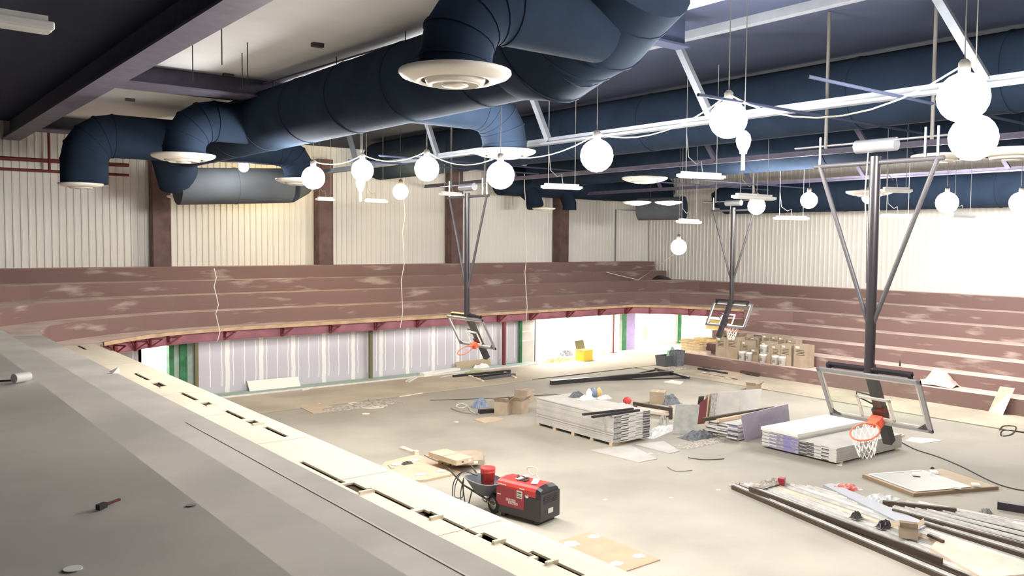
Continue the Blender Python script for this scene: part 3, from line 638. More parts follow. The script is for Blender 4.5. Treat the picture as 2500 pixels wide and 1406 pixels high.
# ================================================================== THINGS ON THE FLOOR
def quad_axes(p, q, r_):   # p corner, q along, r_ across  -> origin, unit axes, lengths
    a = q-p; c = r_-p; return p, a.normalized(), c.normalized(), a.length, c.length
def sheet(b, p, a, c, z0, z1, m):   # parallelogram slab from p with edge vectors a, c
    pts = [p, p+a, p+a+c, p+c]; vs = [Vector((v.x, v.y, z0)) for v in pts]+[Vector((v.x, v.y, z1)) for v in pts]
    b.add(vs, [(0, 1, 2, 3), (4, 5, 6, 7), (0, 1, 5, 4), (1, 2, 6, 5), (2, 3, 7, 6), (3, 0, 4, 7)], m)
def stack(corner, along, across, z0, n, th, ends, label, group, body='drywall_grey', topm=None, jit=.012):
    """n taped pairs of sheets; first built with its parts, the rest are copies"""
    L = along.length; Wd = across.length; rz = math.atan2(along.y, along.x)
    base = thing('drywall_sheet', label, 'drywall', (corner.x, corner.y, z0), rz, group)
    sgn = 1 if (along.x*across.y-along.y*across.x) > 0 else -1
    MB().box((L/2, sgn*Wd/2, th/2), (L, Wd, th-.003), body).build('board', parent=base, local=True)
    def ends_of(base, cols):
        k = len(cols)
        for i, m in enumerate(cols):
            if m is None: continue
            y0 = sgn*Wd*(i/k); y1 = sgn*Wd*((i+1)/k)
            MB().bb((L+.0005, y0, .002), (L+.004, y1, th-.004), m).build('end_tape', parent=base, local=True)
    kinds = []
    for e in ends:
        if not kinds: ends_of(base, e); kinds.append(base)
        else:
            r = base.copy(); C.objects.link(r); ch = [c for c in base.children if c.name.startswith('board')][0].copy(); C.objects.link(ch); ch.parent = r
            ends_of(r, e); kinds.append(r)
    for i in range(n):
        j = random.uniform(-jit, jit); off = along.normalized()*j + across.normalized()*random.uniform(-jit, jit)
        loc = (corner.x+off.x, corner.y+off.y, z0+i*th)
        k = kinds[i % len(kinds)]
        if i < len(kinds): k.location = loc
        else: dup(k, loc)
# left tall stack: far end -> near end (taped end faces the camera's right)
A0 = P(1310, 1038); A1 = P(1502, 1092); A2 = P(1576, 1070)
al = (A1-A0).normalized()*3.3; ac = (A2-A1).normalized()*1.40
for t in (.02, .25, .5, .74, .97):
    q = A0+al*t; b = MB(); b.bar(q-ac*.01+Vector((0, 0, .045)), q+ac*1.01+Vector((0, 0, .045)), .1, .09, 'lumber')
    b.build('skid_block', label='pale timber skid under the tall grey drywall stack', cat='timber', group='timber skids under the tall drywall stack')
G_, D_, Wt, Pp = 'drywall_end', 'tape_dark', 'tape_white', 'tape_purple'
stack(A0, al, ac, .09, 25, .030, [(G_, Wt, Wt, G_, D_), (G_, D_, Wt, Wt, G_), (G_, Wt, G_, Wt, D_), (D_, Wt, Wt, G_, G_), (G_, D_, Wt, Wt, D_)], 'grey drywall sheet in the tall stack left of centre', 'drywall sheets in the tall stack', jit=.015)
q = A0+al*.55; top = Vector((0, 0, .09+25*.03))
for i, (a_, c_, lab) in enumerate((((1423, 1012), (1545, 998), 'black steel channel lying further back on the tall drywall stack'), ((1446, 1018), (1560, 1001), 'black steel channel lying nearer the camera on the tall drywall stack'))):
    p0 = P(*a_, top.z+.03); p1 = P(*c_, top.z+.03); b = MB(); b.bar(p0, p1, .09, .05, 'black_metal'); b.build('steel_channel', label=lab, cat='steel channel')
# right low stacks: camera-left one with purple taped ends, camera-right one lower and beige
B0 = P(1860, 1092); B1 = P(1950, 1120); B2 = P(2042, 1136); B3 = P(2181, 1102)
lv = (B3-B2).normalized()*2.95; av = (B2-B0).normalized()
# these stacks run away from the camera: ends face the camera, so the 'along' vector points at the camera
def stack_back(near_l, near_r, depth, z0, n, th, ends, label, group, body, jit=.012):
    far_l = near_l+depth; stack(far_l, near_l-far_l, near_r-near_l, z0, n, th, ends, label, group, body, jit=jit)
mid = B0.lerp(B2, .52)
for q0, q1 in ((B0, B2),):
    for t in (.08, .5, .92):
        b = MB(); b.bar(q0+lv*t+Vector((0, 0, .03)), q1+lv*t+Vector((0, 0, .03)), .09, .06, 'lumber'); b.build('skid_block', label='pale timber skid under the two low drywall stacks', cat='timber', group='timber skids under the low drywall stacks')
stack_back(B0, mid-av*.02, lv*1.0, .06, 14, .030, [(G_, Pp, G_, Pp, Pp), (Wt, G_, Pp, Pp, G_), (Wt, Wt, G_, Pp, Pp)], 'drywall sheet with purple tape in the left low stack', 'drywall sheets with purple tape in the left low stack', 'drywall_grey')
stack_back(mid, B2, lv, .06, 12, .030, [(D_, G_, Wt, D_, Wt), (D_, D_, G_, Wt, Wt), (G_, D_, Wt, G_, Wt)], 'drywall sheet with dark and white tape in the right low stack', 'drywall sheets in the right low stack under the hoop', 'drywall_grey')
b = MB(); e0 = B0+lv*.0; sheet(b, e0-av*.05, av*1.16, lv*1.0, .481, .56, 'white_panel'); b.build('foam_board', label='white edged boards topping the low stack with purple taped ends', cat='board')
# purple drywall sheet leaning
p = [P(1809, 1014, .88), P(1924, 986, .88), P(1930, 1046), P(1820, 1079)]
t_ = Vector((.02, .03, 0)); b = MB(); vs = p+[v+t_ for v in p]; b.add(vs, [(0, 1, 2, 3), (4, 5, 6, 7), (0, 1, 5, 4), (1, 2, 6, 5), (2, 3, 7, 6), (3, 0, 4, 7)], 'drywall_purple')
b.build('drywall_sheet', label='lilac drywall sheet leaning upright beside the low stacks', cat='drywall')
# short messy stack behind the lilac sheet
C0 = P(1727, 1064); C1 = P(1806, 1077); cv = (P(1900, 1050)-P(1806, 1077)).normalized()*2.6
stack_back(C0, C1, cv, .03, 12, .035, [(Wt, Wt, G_), (G_, D_, Wt), (D_, Wt, Pp), (Wt, G_, D_)], 'drywall sheet in the ragged stack behind the lilac sheet', 'drywall sheets in the ragged stack behind the lilac sheet', 'drywall_grey', jit=.05)
for (x0, y0), (x1, y1), lab, m_ in (((1717, 1024), (1890, 996), 'brown steel channel lying slanted over the ragged drywall stack', 'galv_dark'), ((1752, 1027), (1880, 1003), 'pale brown timber length on the ragged drywall stack', 'lumber')):
    b = MB(); b.bar(P(x0, y0, .50), P(x1, y1, .50), .10, .09, m_); b.build('timber_length', label=lab, cat='timber')
# leaning sheets behind
def leaning(px0, px1, ytop0, ytop1, ybot0, ybot1, m, label, name='drywall_sheet', cat='drywall', h=1.0, th=.02):
    a = P(px0, ybot0); c = P(px1, ybot1); D0 = (a-Vector((0, 0, H))).dot(W_); D1 = (c-Vector((0, 0, H))).dot(W_)
    a2 = PD(px0+8, ytop0, D0+.35); c2 = PD(px1+8, ytop1, D1+.35); n_ = Vector((.012, .02, 0)).normalized()*th
    vs = [a, c, c2, a2]; vs += [v+n_ for v in vs]; b = MB(); b.add(vs, [(0, 1, 2, 3), (4, 5, 6, 7), (0, 1, 5, 4), (1, 2, 6, 5), (2, 3, 7, 6), (3, 0, 4, 7)], m); return b.build(name, label=label, cat=cat)
leaning(1642, 1700, 987, 988, 1058, 1060, 'board_grey', 'square grey board standing upright right of the tall drywall stack', 'fibre_board', 'board')
for i, (xa, xb, yt, yb, m_, lab) in enumerate(((1698, 1716, 968, 1030, 'galv_dark', 'dark brown board edge standing at the left of the leaning sheets'), (1712, 1722, 965, 1032, 'drywall_grey', 'narrow grey sheet leaning right of the dark board'), (1722, 1730, 962, 1030, 'lumber', 'narrow brown strip leaning in the row of sheets'),
    (1730, 1745, 961, 1028, 'drywall_end', 'grey sheet leaning in the middle of the row of sheets'), (1747, 1802, 957, 1020, 'drywall_grey', 'wide pale sheet leaning behind the ragged stack'), (1806, 1852, 952, 1006, 'drywall_grey', 'pale sheet leaning at the right end of the leaning row'))):
    leaning(xa, xb, yt, yt-2, yb, yb-6, m_, lab)
leaning(1700, 1720, 985, 970, 1036, 1034, 'bracket_red', 'dark red channel leaning against the leaning sheets', 'steel_channel', 'steel channel')

# small stuff helpers ------------------------------------------------
def carton(px, py, wd, dp, h, rz, label, z=0, m='cardboard', open_=False, name='cardboard_box', X=None, marks=True, group=None):
    c = P(px, py, z) if X is None else PX(px, py, X); r = thing(name, label, 'box', (c.x, c.y, z), rz, group)
    b = MB(); b.box((0, 0, h/2), (wd, dp, h), m); b.build('body', parent=r, local=True)
    if open_:
        for k, (dx, dy, sx, sy) in enumerate(((wd/2, 0, 1, 0), (-wd/2, 0, -1, 0), (0, dp/2, 0, 1), (0, -dp/2, 0, -1))):
            a = .8 if k % 2 else -.3
            b = MB(); ln = .45*min(wd, dp)
            cx_ = dx+sx*ln/2*math.cos(a); cy_ = dy+sy*ln/2*math.cos(a)
            b.box((cx_, cy_, h+ln/2*math.sin(a)), (ln if sx else wd*.95, ln if sy else dp*.95, .006), m, (a*sy, -a*sx, 0)); b.build('flap', parent=r, local=True)
        MB().box((0, 0, h+.002), (wd*.94, dp*.94, .003), 'cardboard_dark').build('inside', parent=r, local=True)
    else: MB().box((0, 0, h+.001), (wd*.98, .05, .003), 'cardboard_pale').build('tape', parent=r, local=True)
    if marks:
        b = MB()
        for k in range(4): b.box((-wd/2-.002, 0, h*(.55+.07*k)), (.003, dp*(.62-.06*(k % 2)), h*.022), 'ink')
        b.build('printing', parent=r, local=True)
        MB().box((-wd/2-.002, dp*.22, h*.88), (.003, dp*.28, h*.09), 'paper').build('shipping_label', parent=r, local=True)
    return r
# tall cartons on the lowest right tier (label side towards the court)
zt1 = Z[1]
for px, py, wd, h, lab in ((1768, 870, .55, .88, 'tall brown carton at the left end of the row on the lowest tier'), (1795, 875, .6, .95, 'tall brown carton second from the left, its top flap raised'), (1851, 884, .40, .52, 'shorter grey brown carton behind the stacked white buckets'),
    (1877, 887, .5, .88, 'tall carton right of the stacked white buckets'), (1901, 890, .42, .8, 'tall carton behind the right pair of white buckets'), (1926, 894, .5, .88, 'tall carton second from the right end of the row'), (1962, 897, .62, .92, 'widest tall carton at the right end of the row')):
    carton(px, py, .5, wd, h, 0, lab, z=zt1, X=30.3, open_=(px == 1795))
for px, py, wd, h, z, X, lab in ((1827, 862, .42, .8, Z[1], 30.47, 'brown carton set back behind the left pair of white buckets'), (1822, 836, .42, .55, Z[2]+.0, 31.3, 'carton on the second tier furthest left'), (1849, 838, .45, .45, Z[2], 31.3, 'carton on the second tier second from the left'), (1878, 842, .45, .62, Z[2], 31.25, 'carton on the second tier with an upright white tag'),
    (1899, 844, .36, .6, Z[2], 31.25, 'carton on the second tier in the middle'), (1916, 846, .36, .6, Z[2], 31.25, 'carton on the second tier with two white labels'), (1940, 850, .42, .52, Z[2], 31.25, 'carton on the second tier furthest right')):
    carton(px, py, .45, wd, h, 0, lab, z=z, X=X)
def bucket(px, py, label, z=Z[1], X=29.95, k=1., m='white_plastic', h=.37, stack_z=0):
    c = PX(px, py, X); r = thing('bucket', label, 'bucket', (c.x, c.y, z+stack_z))
    MB().lathe((0, 0, 0), [(.001, .0), (.125*k, .0), (.148*k, h*.84), (.155*k, h*.85), (.155*k, h*.88), (.15*k, h*.88), (.152*k, h)], m, 20).build('body', parent=r, local=True)
    MB().lathe((0, 0, 0), [(.158*k, h*.94), (.158*k, h+.008), (.001, h+.012)], m, 20).build('lid', parent=r, local=True)
    MB().tube([(-.155*k*math.cos(a), -.155*k*.3-.0, h*.85-.12*math.sin(a)) for a in [PI*i/8 for i in range(9)]], .004, 'galv', 5).build('handle', parent=r, local=True)
    MB().box((-.142*k, 0, h*.42), (.01, .12*k, .12), 'cord_grey').build('label_print', parent=r, local=True)
    return r
for px, py, lab, sz in ((1812, 880, 'white bucket at the left end of the row on the lowest tier', 0), (1828, 882, 'white bucket right beside the leftmost bucket', 0), (1862, 887, 'lower bucket of the white stack of two', 0), (1863, 887, 'upper bucket of the white stack of two', .385), (1893, 893, 'white bucket left of the rightmost bucket', 0), (1909, 896, 'rightmost white bucket in front of the tall cartons', 0)):
    bucket(px, py, lab, stack_z=sz)
# pale planks and yellow foam at the left end of the tiers
for i in range(7):
    x = 30.25+random.uniform(-.05, .05); c = PX(1693, 850, 30.3); b = MB(); b.box((c.x, c.y, Z[1]+.16+.062*i), (.5, 1.15+random.uniform(-.1, .1), .055), 'lumber_pale' if i % 2 else 'yellow_foam', (0, 0, random.uniform(-.12, .12))); b.build('flat_carton', label='thin pale yellow carton in the pile at the left end of the lowest tier', cat='box', group='thin cartons in the pile at the end of the tiers')
for px, lab in ((1685, 'low pinkish box under the pile of thin cartons'), (1712, 'low pinkish box to the right of the pile of thin cartons')):
    c = PX(px, 858, 30.2); MB().box((c.x, c.y, Z[1]+.07), (.5, .7, .14), 'lumber_pale').build('low_box', label=lab, cat='box')
for px, py, z, X, lab in ((1724, 832, Z[2], 31.2, 'yellow foam slab lying on the second tier at its left end'), (1745, 826, Z[2], 31.5, 'yellow foam slab behind on the second tier')):
    c = PX(px, py, X); MB().box((c.x, c.y, z+.08), (.4, 1.1, .14), 'yellow_foam', (0, 0, .1)).build('foam_slab', label=lab, cat='foam slab')
c = PX(1746, 815, 32.2); MB().box((c.x, c.y, Z[3]+.22), (.4, .8, .44), 'yellow_foam').build('yellow_carton', label='yellowish carton on the third tier left of the far mast arm', cat='box')
# pink sheet, bottle, leaning plank
c = PX(2285, 955, 30.25); b = MB(); n = 14; vs = []
for i in range(n):
    for j in range(n):
        u_, v_ = i/(n-1), j/(n-1); vs.append((c.x-.25+u_*.75, c.y-.65+v_*1.3, max(Z[1]+.008, Z[1]+.62*math.exp(-((u_-.6)**2*7+(v_-.5)**2*9))+.09*math.sin(v_*17+u_*5)*u_)))
b.add(vs, [(i*n+j, i*n+j+1, (i+1)*n+j+1, (i+1)*n+j) for i in range(n-1) for j in range(n-1)], 'pink_sheet', True)
b.build('crumpled_sheet', label='crumpled pink plastic sheet on the lowest right tier', cat='plastic sheet')
c = PX(2197, 893, 30.9); MB().lathe((c.x, c.y, Z[2]), [(.001, 0), (.035, 0), (.035, .15), (.013, .2), (.013, .24), (.001, .24)], 'cord', 12).build('bottle', label='small dark bottle standing on a right tier above the pink sheet', cat='bottle')
a = P(2437, 1008); c = P(2410, 1004); a = P(2440, 1008); up_ = PX(2460, 945, 29.72)
w2 = (P(2446, 1013)-P(2413, 1005)); p0 = P(2413, 1005); p1 = P(2448, 1013); q0 = PX(2441, 944, 29.70); q1 = PX(2477, 949, 29.70)
b = MB(); vs = [p0, p1, q1, q0]; vs += [v+Vector((.03, 0, .01)) for v in vs]; b.add(vs, [(0, 1, 2, 3), (4, 5, 6, 7), (0, 1, 5, 4), (1, 2, 6, 5), (2, 3, 7, 6), (3, 0, 4, 7)], 'lumber_pale')
b.build('plank', label='short pale plank leaning on the lowest right tier near the right edge', cat='plank')
c = PX(1608, 684, 35.2)
b = MB(); b.lathe((c.x, c.y, Z[7]+.0), [(.001, .24), (.25, .2), (.5, .1), (.62, .01), (.001, 0)], 'black_tube', 14, True, Matrix.Diagonal((1, 1.3, 1))); b.build('bag', label='black bag lying on the tier in the far corner', cat='bag')

# folded hoop mast lying on the floor near the far side
r = thing('folded_mast', 'long black folded steel mast frame lying on the floor near the far side', 'steel frame', P(1500, 925), 0)
def bar_p(b, a, c, wd, h, m, z=None): z = h/2 if z is None else z; b.bar(P(*a, z), P(*c, z), wd, h, m)
b = MB(); bar_p(b, (1345, 934), (1642, 910), .17, .17, 'black_metal'); b.build('main_post', parent=r)
b = MB(); bar_p(b, (1500, 924), (1605, 902), .07, .07, 'black_metal'); b.build('brace', parent=r)
b = MB(); bar_p(b, (1480, 928), (1682, 922), .05, .05, 'black_metal'); b.build('brace', parent=r)
b = MB(); bar_p(b, (1600, 900), (1682, 922), .08, .08, 'black_metal', .1); b.build('cross_bar', parent=r)
b = MB(); bar_p(b, (1555, 897), (1300, 926), .03, .02, 'galv_dark', .01); b.build('floor_strip', label='thin dark strip on the floor behind the folded mast frame', cat='strip')
for (a, c, lab, m_, wd) in (((1106, 918), (1246, 905), 'longest black steel bar in the small pile under the left hoop', 'black_metal', .1), ((1158, 920), (1245, 911), 'black steel bar in the middle of the small pile under the left hoop', 'black_metal', .1), ((1178, 925), (1256, 914), 'black steel bar nearest the camera in the small pile under the left hoop', 'tape_dark', .16)):
    b = MB(); bar_p(b, a, c, wd, .09, m_); b.build('steel_bar', label=lab, cat='steel bar')
for a, c, lab in (((1145, 916), (1180, 930), 'pale timber skid at the left end of the small bar pile'), ((1225, 905), (1260, 922), 'pale timber skid at the right end of the small bar pile')):
    b = MB(); bar_p(b, a, c, .1, .04, 'lumber_pale'); b.build('timber_skid', label=lab, cat='timber')
b = MB(); bar_p(b, (992, 931), (1016, 917), .08, .05, 'white_plastic'); bar_p(b, (998, 932), (1022, 918), .05, .05, 'white_plastic'); b.build('white_offcut', label='two joined white trim offcuts on the floor before the drywall wall', cat='trim offcut')
b = MB(); bar_p(b, (975, 968), (1032, 959), .06, .03, 'lumber_pale'); b.build('timber_strip', label='thin pale timber strip lying along the floor joint', cat='timber')
b = MB(); bar_p(b, (1030, 915), (1118, 902), .3, .14, 'white_panel'); b.build('white_beam', label='long white panel lying at the foot of the drywall wall', cat='panel')
b = MB(); bar_p(b, (1075, 921), (1290, 880), .02, .02, 'galv_pale'); b.build('floor_strip', label='thin pale strip on the floor under the left hoop', cat='strip')
# white board leaning on the lower wall, board behind the hoop
def lean_y(pts_bot, pts_top, Yt, m, name, label, cat):
    p0, p1 = P(*pts_bot[0]), P(*pts_bot[1]); q0, q1 = PY(*pts_top[0], Yt), PY(*pts_top[1], Yt)
    b = MB(); vs = [p0, p1, q1, q0]; vs += [v+Vector((0, .03, .01)) for v in vs]; b.add(vs, [(0, 1, 2, 3), (4, 5, 6, 7), (0, 1, 5, 4), (1, 2, 6, 5), (2, 3, 7, 6), (3, 0, 4, 7)], m); b.build(name, label=label, cat=cat)
lean_y(((611, 959), (735, 946)), ((603, 931), (728, 920)), 29.9, 'white_panel', 'white_board', 'long white board leaning on the foot of the taped drywall wall', 'board')
lean_y(((1115, 904), (1200, 895)), ((1114, 884), (1196, 875)), 29.7, 'cardboard_pale', 'board_offcut', 'pale grey brown board leaning on the wall under the left hoop', 'board')
b = MB(); c = P(590, 950); b.box((P(745, 952).x, P(745, 952).y, .03), (.4, .12, .05), 'white_plastic', (0, 0, .4)); b.build('white_offcut', label='small white offcut right of the leaning white board', cat='trim offcut')
def blob(name, px, py, sx, sy, h, m, label, cat, z=0, kind=None, rz=0, X=None, Yp=None):
    c = P(px, py, z) if X is None and Yp is None else (PX(px, py, X) if X else PY(px, py, Yp)); b = MB(); nn = 12
    vs = []; 
    for i in range(nn+1):
        for j in range(nn+1):
            u_, v_ = i/nn*2-1, j/nn*2-1; d = max(0, 1-(u_*u_+v_*v_)); hh = h*d**.5*(random.uniform(.35, 1) if d > 0 else 0)
            vs.append((c.x+(u_*sx*math.cos(rz)-v_*sy*math.sin(rz))*.5, c.y+(u_*sx*math.sin(rz)+v_*sy*math.cos(rz))*.5, z+.004+hh))
    b.add(vs, [(i*(nn+1)+j, i*(nn+1)+j+1, (i+1)*(nn+1)+j+1, (i+1)*(nn+1)+j) for i in range(nn) for j in range(nn)], m); return b.build(name, label=label, cat=cat, kind=kind)
blob('paper_heap', 1175, 900, .9, .4, .25, 'paper', 'crumpled white paper heap under the left hoop', 'paper')
blob('debris_pile', 1160, 909, 1.0, .5, .1, 'debris_green', 'low greenish debris on the floor under the left hoop', 'debris', kind='stuff')
# things in the bright opening
blob('debris_pile', 1364, 882, 2.0, .5, .22, 'debris_green', 'greenish timber scraps along the foot of the bright opening', 'debris', kind='stuff')
blob('grey_sack', 1380, 868, .9, .5, .32, 'bag_grey', 'grey sack beside the yellow box in the bright opening', 'sack')
c = P(1426, 879); r = thing('open_carton', 'bright yellow open box in front of the bright opening', 'box', c, .2)
MB().box((0, 0, .25), (.7, .5, .5), 'yellow_box').build('body', parent=r, local=True); MB().box((0, .26, .7), (.68, .02, .42), 'olive', (-.25, 0, 0)).build('lid_flap', parent=r, local=True); MB().box((-.42, 0, .48), (.3, .4, .02), 'cardboard_pale', (0, .5, 0)).build('side_flap', parent=r, local=True)
p0 = P(1447, 870); p1 = P(1474, 869); q = PY(1457, 822, 31.5); b = MB(); b.add([p0, p1, q, p0+Vector((.1, .6, 0)), p1+Vector((.1, .6, 0))], [(0, 1, 2), (0, 3, 2), (1, 4, 2), (0, 1, 4, 3), (3, 4, 2)], 'green_pale'); b.build('folded_tarp', label='grey green folded tarp standing in a peak in the bright opening', cat='tarp')
# bins beside the right tiers
def bin_(px, py, wd, h, m, label, name='bin'):
    c = P(px, py); r = thing(name, label, 'bin', c); b = MB(); b.add([(-wd/2*k, -wd/2.4*k, z) for k, z in ()], [], m) if 0 else None
    b = MB(); pr = [(-1, -1), (1, -1), (1, 1), (-1, 1)]; vs = [(x*wd*.42, y*wd*.34, 0) for x, y in pr]+[(x*wd*.5, y*wd*.4, h) for x, y in pr]+[(x*wd*.46, y*wd*.36, h) for x, y in pr]+[(x*wd*.40, y*wd*.32, .05) for x, y in pr]
    fs = [(3, 2, 1, 0)]+[(k, (k+1) % 4, 4+(k+1) % 4, 4+k) for k in range(4)]+[(4+k, 4+(k+1) % 4, 8+(k+1) % 4, 8+k) for k in range(4)]+[(8+k, 8+(k+1) % 4, 12+(k+1) % 4, 12+k) for k in range(4)]+[(12, 13, 14, 15)]
    b.add(vs, fs, m); b.build('tub', parent=r, local=True); return r
bin_(1625, 893, .75, .48, 'tray_grey', 'dark grey tub left of the green plastic in the far corner')
bin_(1653, 893, .55, .7, 'bag_grey', 'dark bin against the end of the right tiers')
blob('plastic_wrap', 1640, 890, .7, .6, .85, 'green_film', 'pale green plastic film bundle between the dark tubs', 'plastic film')
blob('rubble', 1640, 903, 2.2, .5, .1, 'debris', 'scattered rubble at the foot of the dark tubs', 'debris', kind='stuff')

# ---- welder generator --------------------------------------------------
w0 = P(1211, 1257); w1 = P(1328, 1289); w2 = P(1358, 1258); ax = (w1-w0).normalized(); rz = math.atan2(ax.y, ax.x); LW = 1.12; WW = .62; HW = .93
ctr = w0+ax*LW/2+Vector((-ax.y, ax.x, 0))*WW/2
r = thing('welding_generator', 'red and black engine driven welding generator beside the wheelbarrow', 'welder', ctr, rz); r.scale = (1, 1, .81)
b = MB(); b.bb((-LW/2, -WW/2, .10), (LW/2, WW/2, .34), 'black_metal'); b.bb((LW/2-.42, -WW/2-.002, .3), (LW/2-.02, WW/2+.002, .66), 'black_metal'); b.bb((-LW/2+.02, -WW/2+.03, .3), (LW/2-.1, WW/2-.03, .8), 'black_metal'); b.build('lower_body', parent=r, local=True, bevel=.012)
b = MB(); b.bb((-LW/2+.01, -WW/2-.012, .30), (LW/2-.40, -WW/2+.01, .76), 'red_paint'); b.build('side_door', parent=r, local=True, bevel=.006)
sd = [o for o in r.children if o.name.startswith('side_door')][0]
# hood: rounded shell cross-section running along the length
prof = [(-WW/2, .66), (-WW/2, .80), (-WW/2+.03, .87), (-WW/2+.10, .91), (0, .93), (WW/2-.10, .91), (WW/2-.03, .87), (WW/2, .80), (WW/2, .66)]
def shell(x0, x1, m, name, k=1.0):
    b = MB(); n = len(prof); vs = [(x, y*k, z) for x in (x0, x1) for y, z in prof]; b.add(vs, [(i, i+1, n+i+1, n+i) for i in range(n-1)]+[tuple(range(n)), tuple(range(n, 2*n))], m); return b.build(name, parent=r, local=True)
shell(-LW/2+.01, LW/2-.12, 'red_bright', 'hood'); 
b = MB(); n = len(prof); vs = [(LW/2-.12, y*1.01, z+.004) for y, z in prof]+[(LW/2-.02, y*.99, z-.05 if z > .7 else z) for y, z in prof]; b.add(vs, [(i, i+1, n+i+1, n+i) for i in range(n-1)]+[tuple(range(n, 2*n))], 'black_metal'); b.bb((LW/2-.06, -WW/2+.005, .12), (LW/2+.01, WW/2-.005, .76), 'black_tube'); b.build('end_panel', parent=r, local=True)
ep = [o for o in r.children if o.name.startswith('end_panel')][0]
MB().bb((LW/2+.011, -.08, .26), (LW/2+.016, .08, .38), 'chrome').build('socket_plate', parent=ep, local=True)
b = MB(); 
for k in range(5): b.bb((LW/2+.011, -.22, .52+.04*k), (LW/2+.02, .22, .535+.04*k), 'black_metal')
b.build('louvre', parent=ep, local=True)
b = MB(); b.bb((-.02, -WW/2-.017, .57), (.12, -WW/2-.0125, .75), 'paper'); b.bb((0, -WW/2-.0185, .60), (.10, -WW/2-.017, .62), 'ink'); b.bb((0, -WW/2-.0185, .64), (.10, -WW/2-.017, .655), 'cord_grey'); b.bb((0, -WW/2-.0185, .69), (.10, -WW/2-.017, .715), 'ink'); b.build('data_label', parent=sd, local=True)
MB().bb((-LW/2+.04, -WW/2-.017, .55), (-LW/2+.13, -WW/2-.0125, .575), 'paper').build('small_sticker', parent=sd, local=True)
MB().bb((-LW/2+.02, -WW/2-.004, .80), (-LW/2+.26, -WW/2+.0, .825), 'paper').build('sticker', parent=r, local=True)
MB().bb((LW/2-.52, -WW/2-.004, .795), (LW/2-.40, -WW/2-.0, .82), 'paper').build('sticker', parent=r, local=True)
MB().lathe((LW/2-.34, -WW/2-.004, .66), [(.001, .01), (.045, .008), (.05, 0)], 'chrome', 16, R=Euler((PI/2, 0, 0)).to_matrix()).build('fuel_cap', parent=r, local=True)
def text_mesh(txt, size, name, parent, loc, rot, m):
    cu = bpy.data.curves.new(name, 'FONT'); cu.body = txt; cu.size = size; cu.align_x = 'CENTER'; cu.align_y = 'CENTER'; cu.extrude = .001; cu.offset = size*.02
    t = bpy.data.objects.new(name, cu); C.objects.link(t); dg = bpy.context.evaluated_depsgraph_get(); me = bpy.data.meshes.new_from_object(t.evaluated_get(dg)); bpy.data.objects.remove(t)
    o = bpy.data.objects.new(name, me); C.objects.link(o); me.materials.clear(); me.materials.append(MT[m]); o.parent = parent; o.location = loc; o.rotation_euler = rot; return o
yy = -WW/2-.014
for cx_, cz, wd, txt in ((-.17, .475, .24, 'LINCOLN'), (-.115, .41, .24, 'ELECTRIC')):
    b = MB(); b.bb((cx_-wd/2, yy-.003, cz-.032), (cx_+wd/2, yy, cz+.032), 'paper'); b.bb((cx_-wd/2+.006, yy-.004, cz-.026), (cx_+wd/2-.006, yy-.002, cz+.026), 'red_paint'); b.build('badge', parent=sd, local=True)
    text_mesh(txt, .055, 'badge_lettering', sd, (cx_, yy-.005, cz), (PI/2, 0, 0), 'paper')
for sx in (-.42, .42):
    MB().bb((sx-.05, -WW/2+.05, 0), (sx+.05, WW/2-.05, .10), 'black_metal').build('skid_foot', parent=r, local=True)
wmx = wm(r)
def on_w(x, y, z): return wmx @ Vector((x, y, z))
pts = [on_w(-.22+.16*math.sin(t*1.3)+.02*t, -.02+.10*math.cos(t*1.7), .945+.02*math.sin(t*2.2)) for t in [k*.35 for k in range(26)]]
MB().tube(pts, .017, 'cord', 6).build('coiled_cable', label='dark coiled cable heaped on top of the welding generator', cat='cable')
for a, c, lab in (((-.36, -.05), (.22, .12), 'white rag on the left of the generator hood'), ((.08, -.12), (.34, .08), 'white paper sheet on the right of the generator hood')):
    p_ = on_w((a[0]+c[0])/2-.1*(a[0] < -.3), (a[1]+c[1])/2, .945); b = MB(); b.box(p_, (.10 if a[0] < 0 else .13, .34, .012), 'paper', (0, 0, rz+.5 if a[0] > 0 else rz)); b.build('rag' if a[0] < 0 else 'paper_sheet', label=lab, cat='rag' if a[0] < 0 else 'paper')
pts = [on_w(.02+.13*math.cos(t), .12+.03*math.sin(t*2), 1.13+.10*math.sin(t)) for t in [2*PI*k/20*.93 for k in range(21)]]+[on_w(.2, .1, .98), on_w(.22, .08, .94)]
MB().tube(pts, .009, 'lumber_pale', 5).build('wire_loop', label='stiff pale wire loop standing up from the generator top', cat='wire')
# ---- wheelbarrow ---------------------------------------------------------
wh = P(1206, 1252); hd = P(1158, 1156, .62); dr = Vector((hd.x-wh.x, hd.y-wh.y, 0)); rzb = math.atan2(dr.y, dr.x)
r = thing('wheelbarrow', 'grey steel wheelbarrow with one black tyre, a red bucket in its tray', 'wheelbarrow', (wh.x, wh.y, 0), rzb)
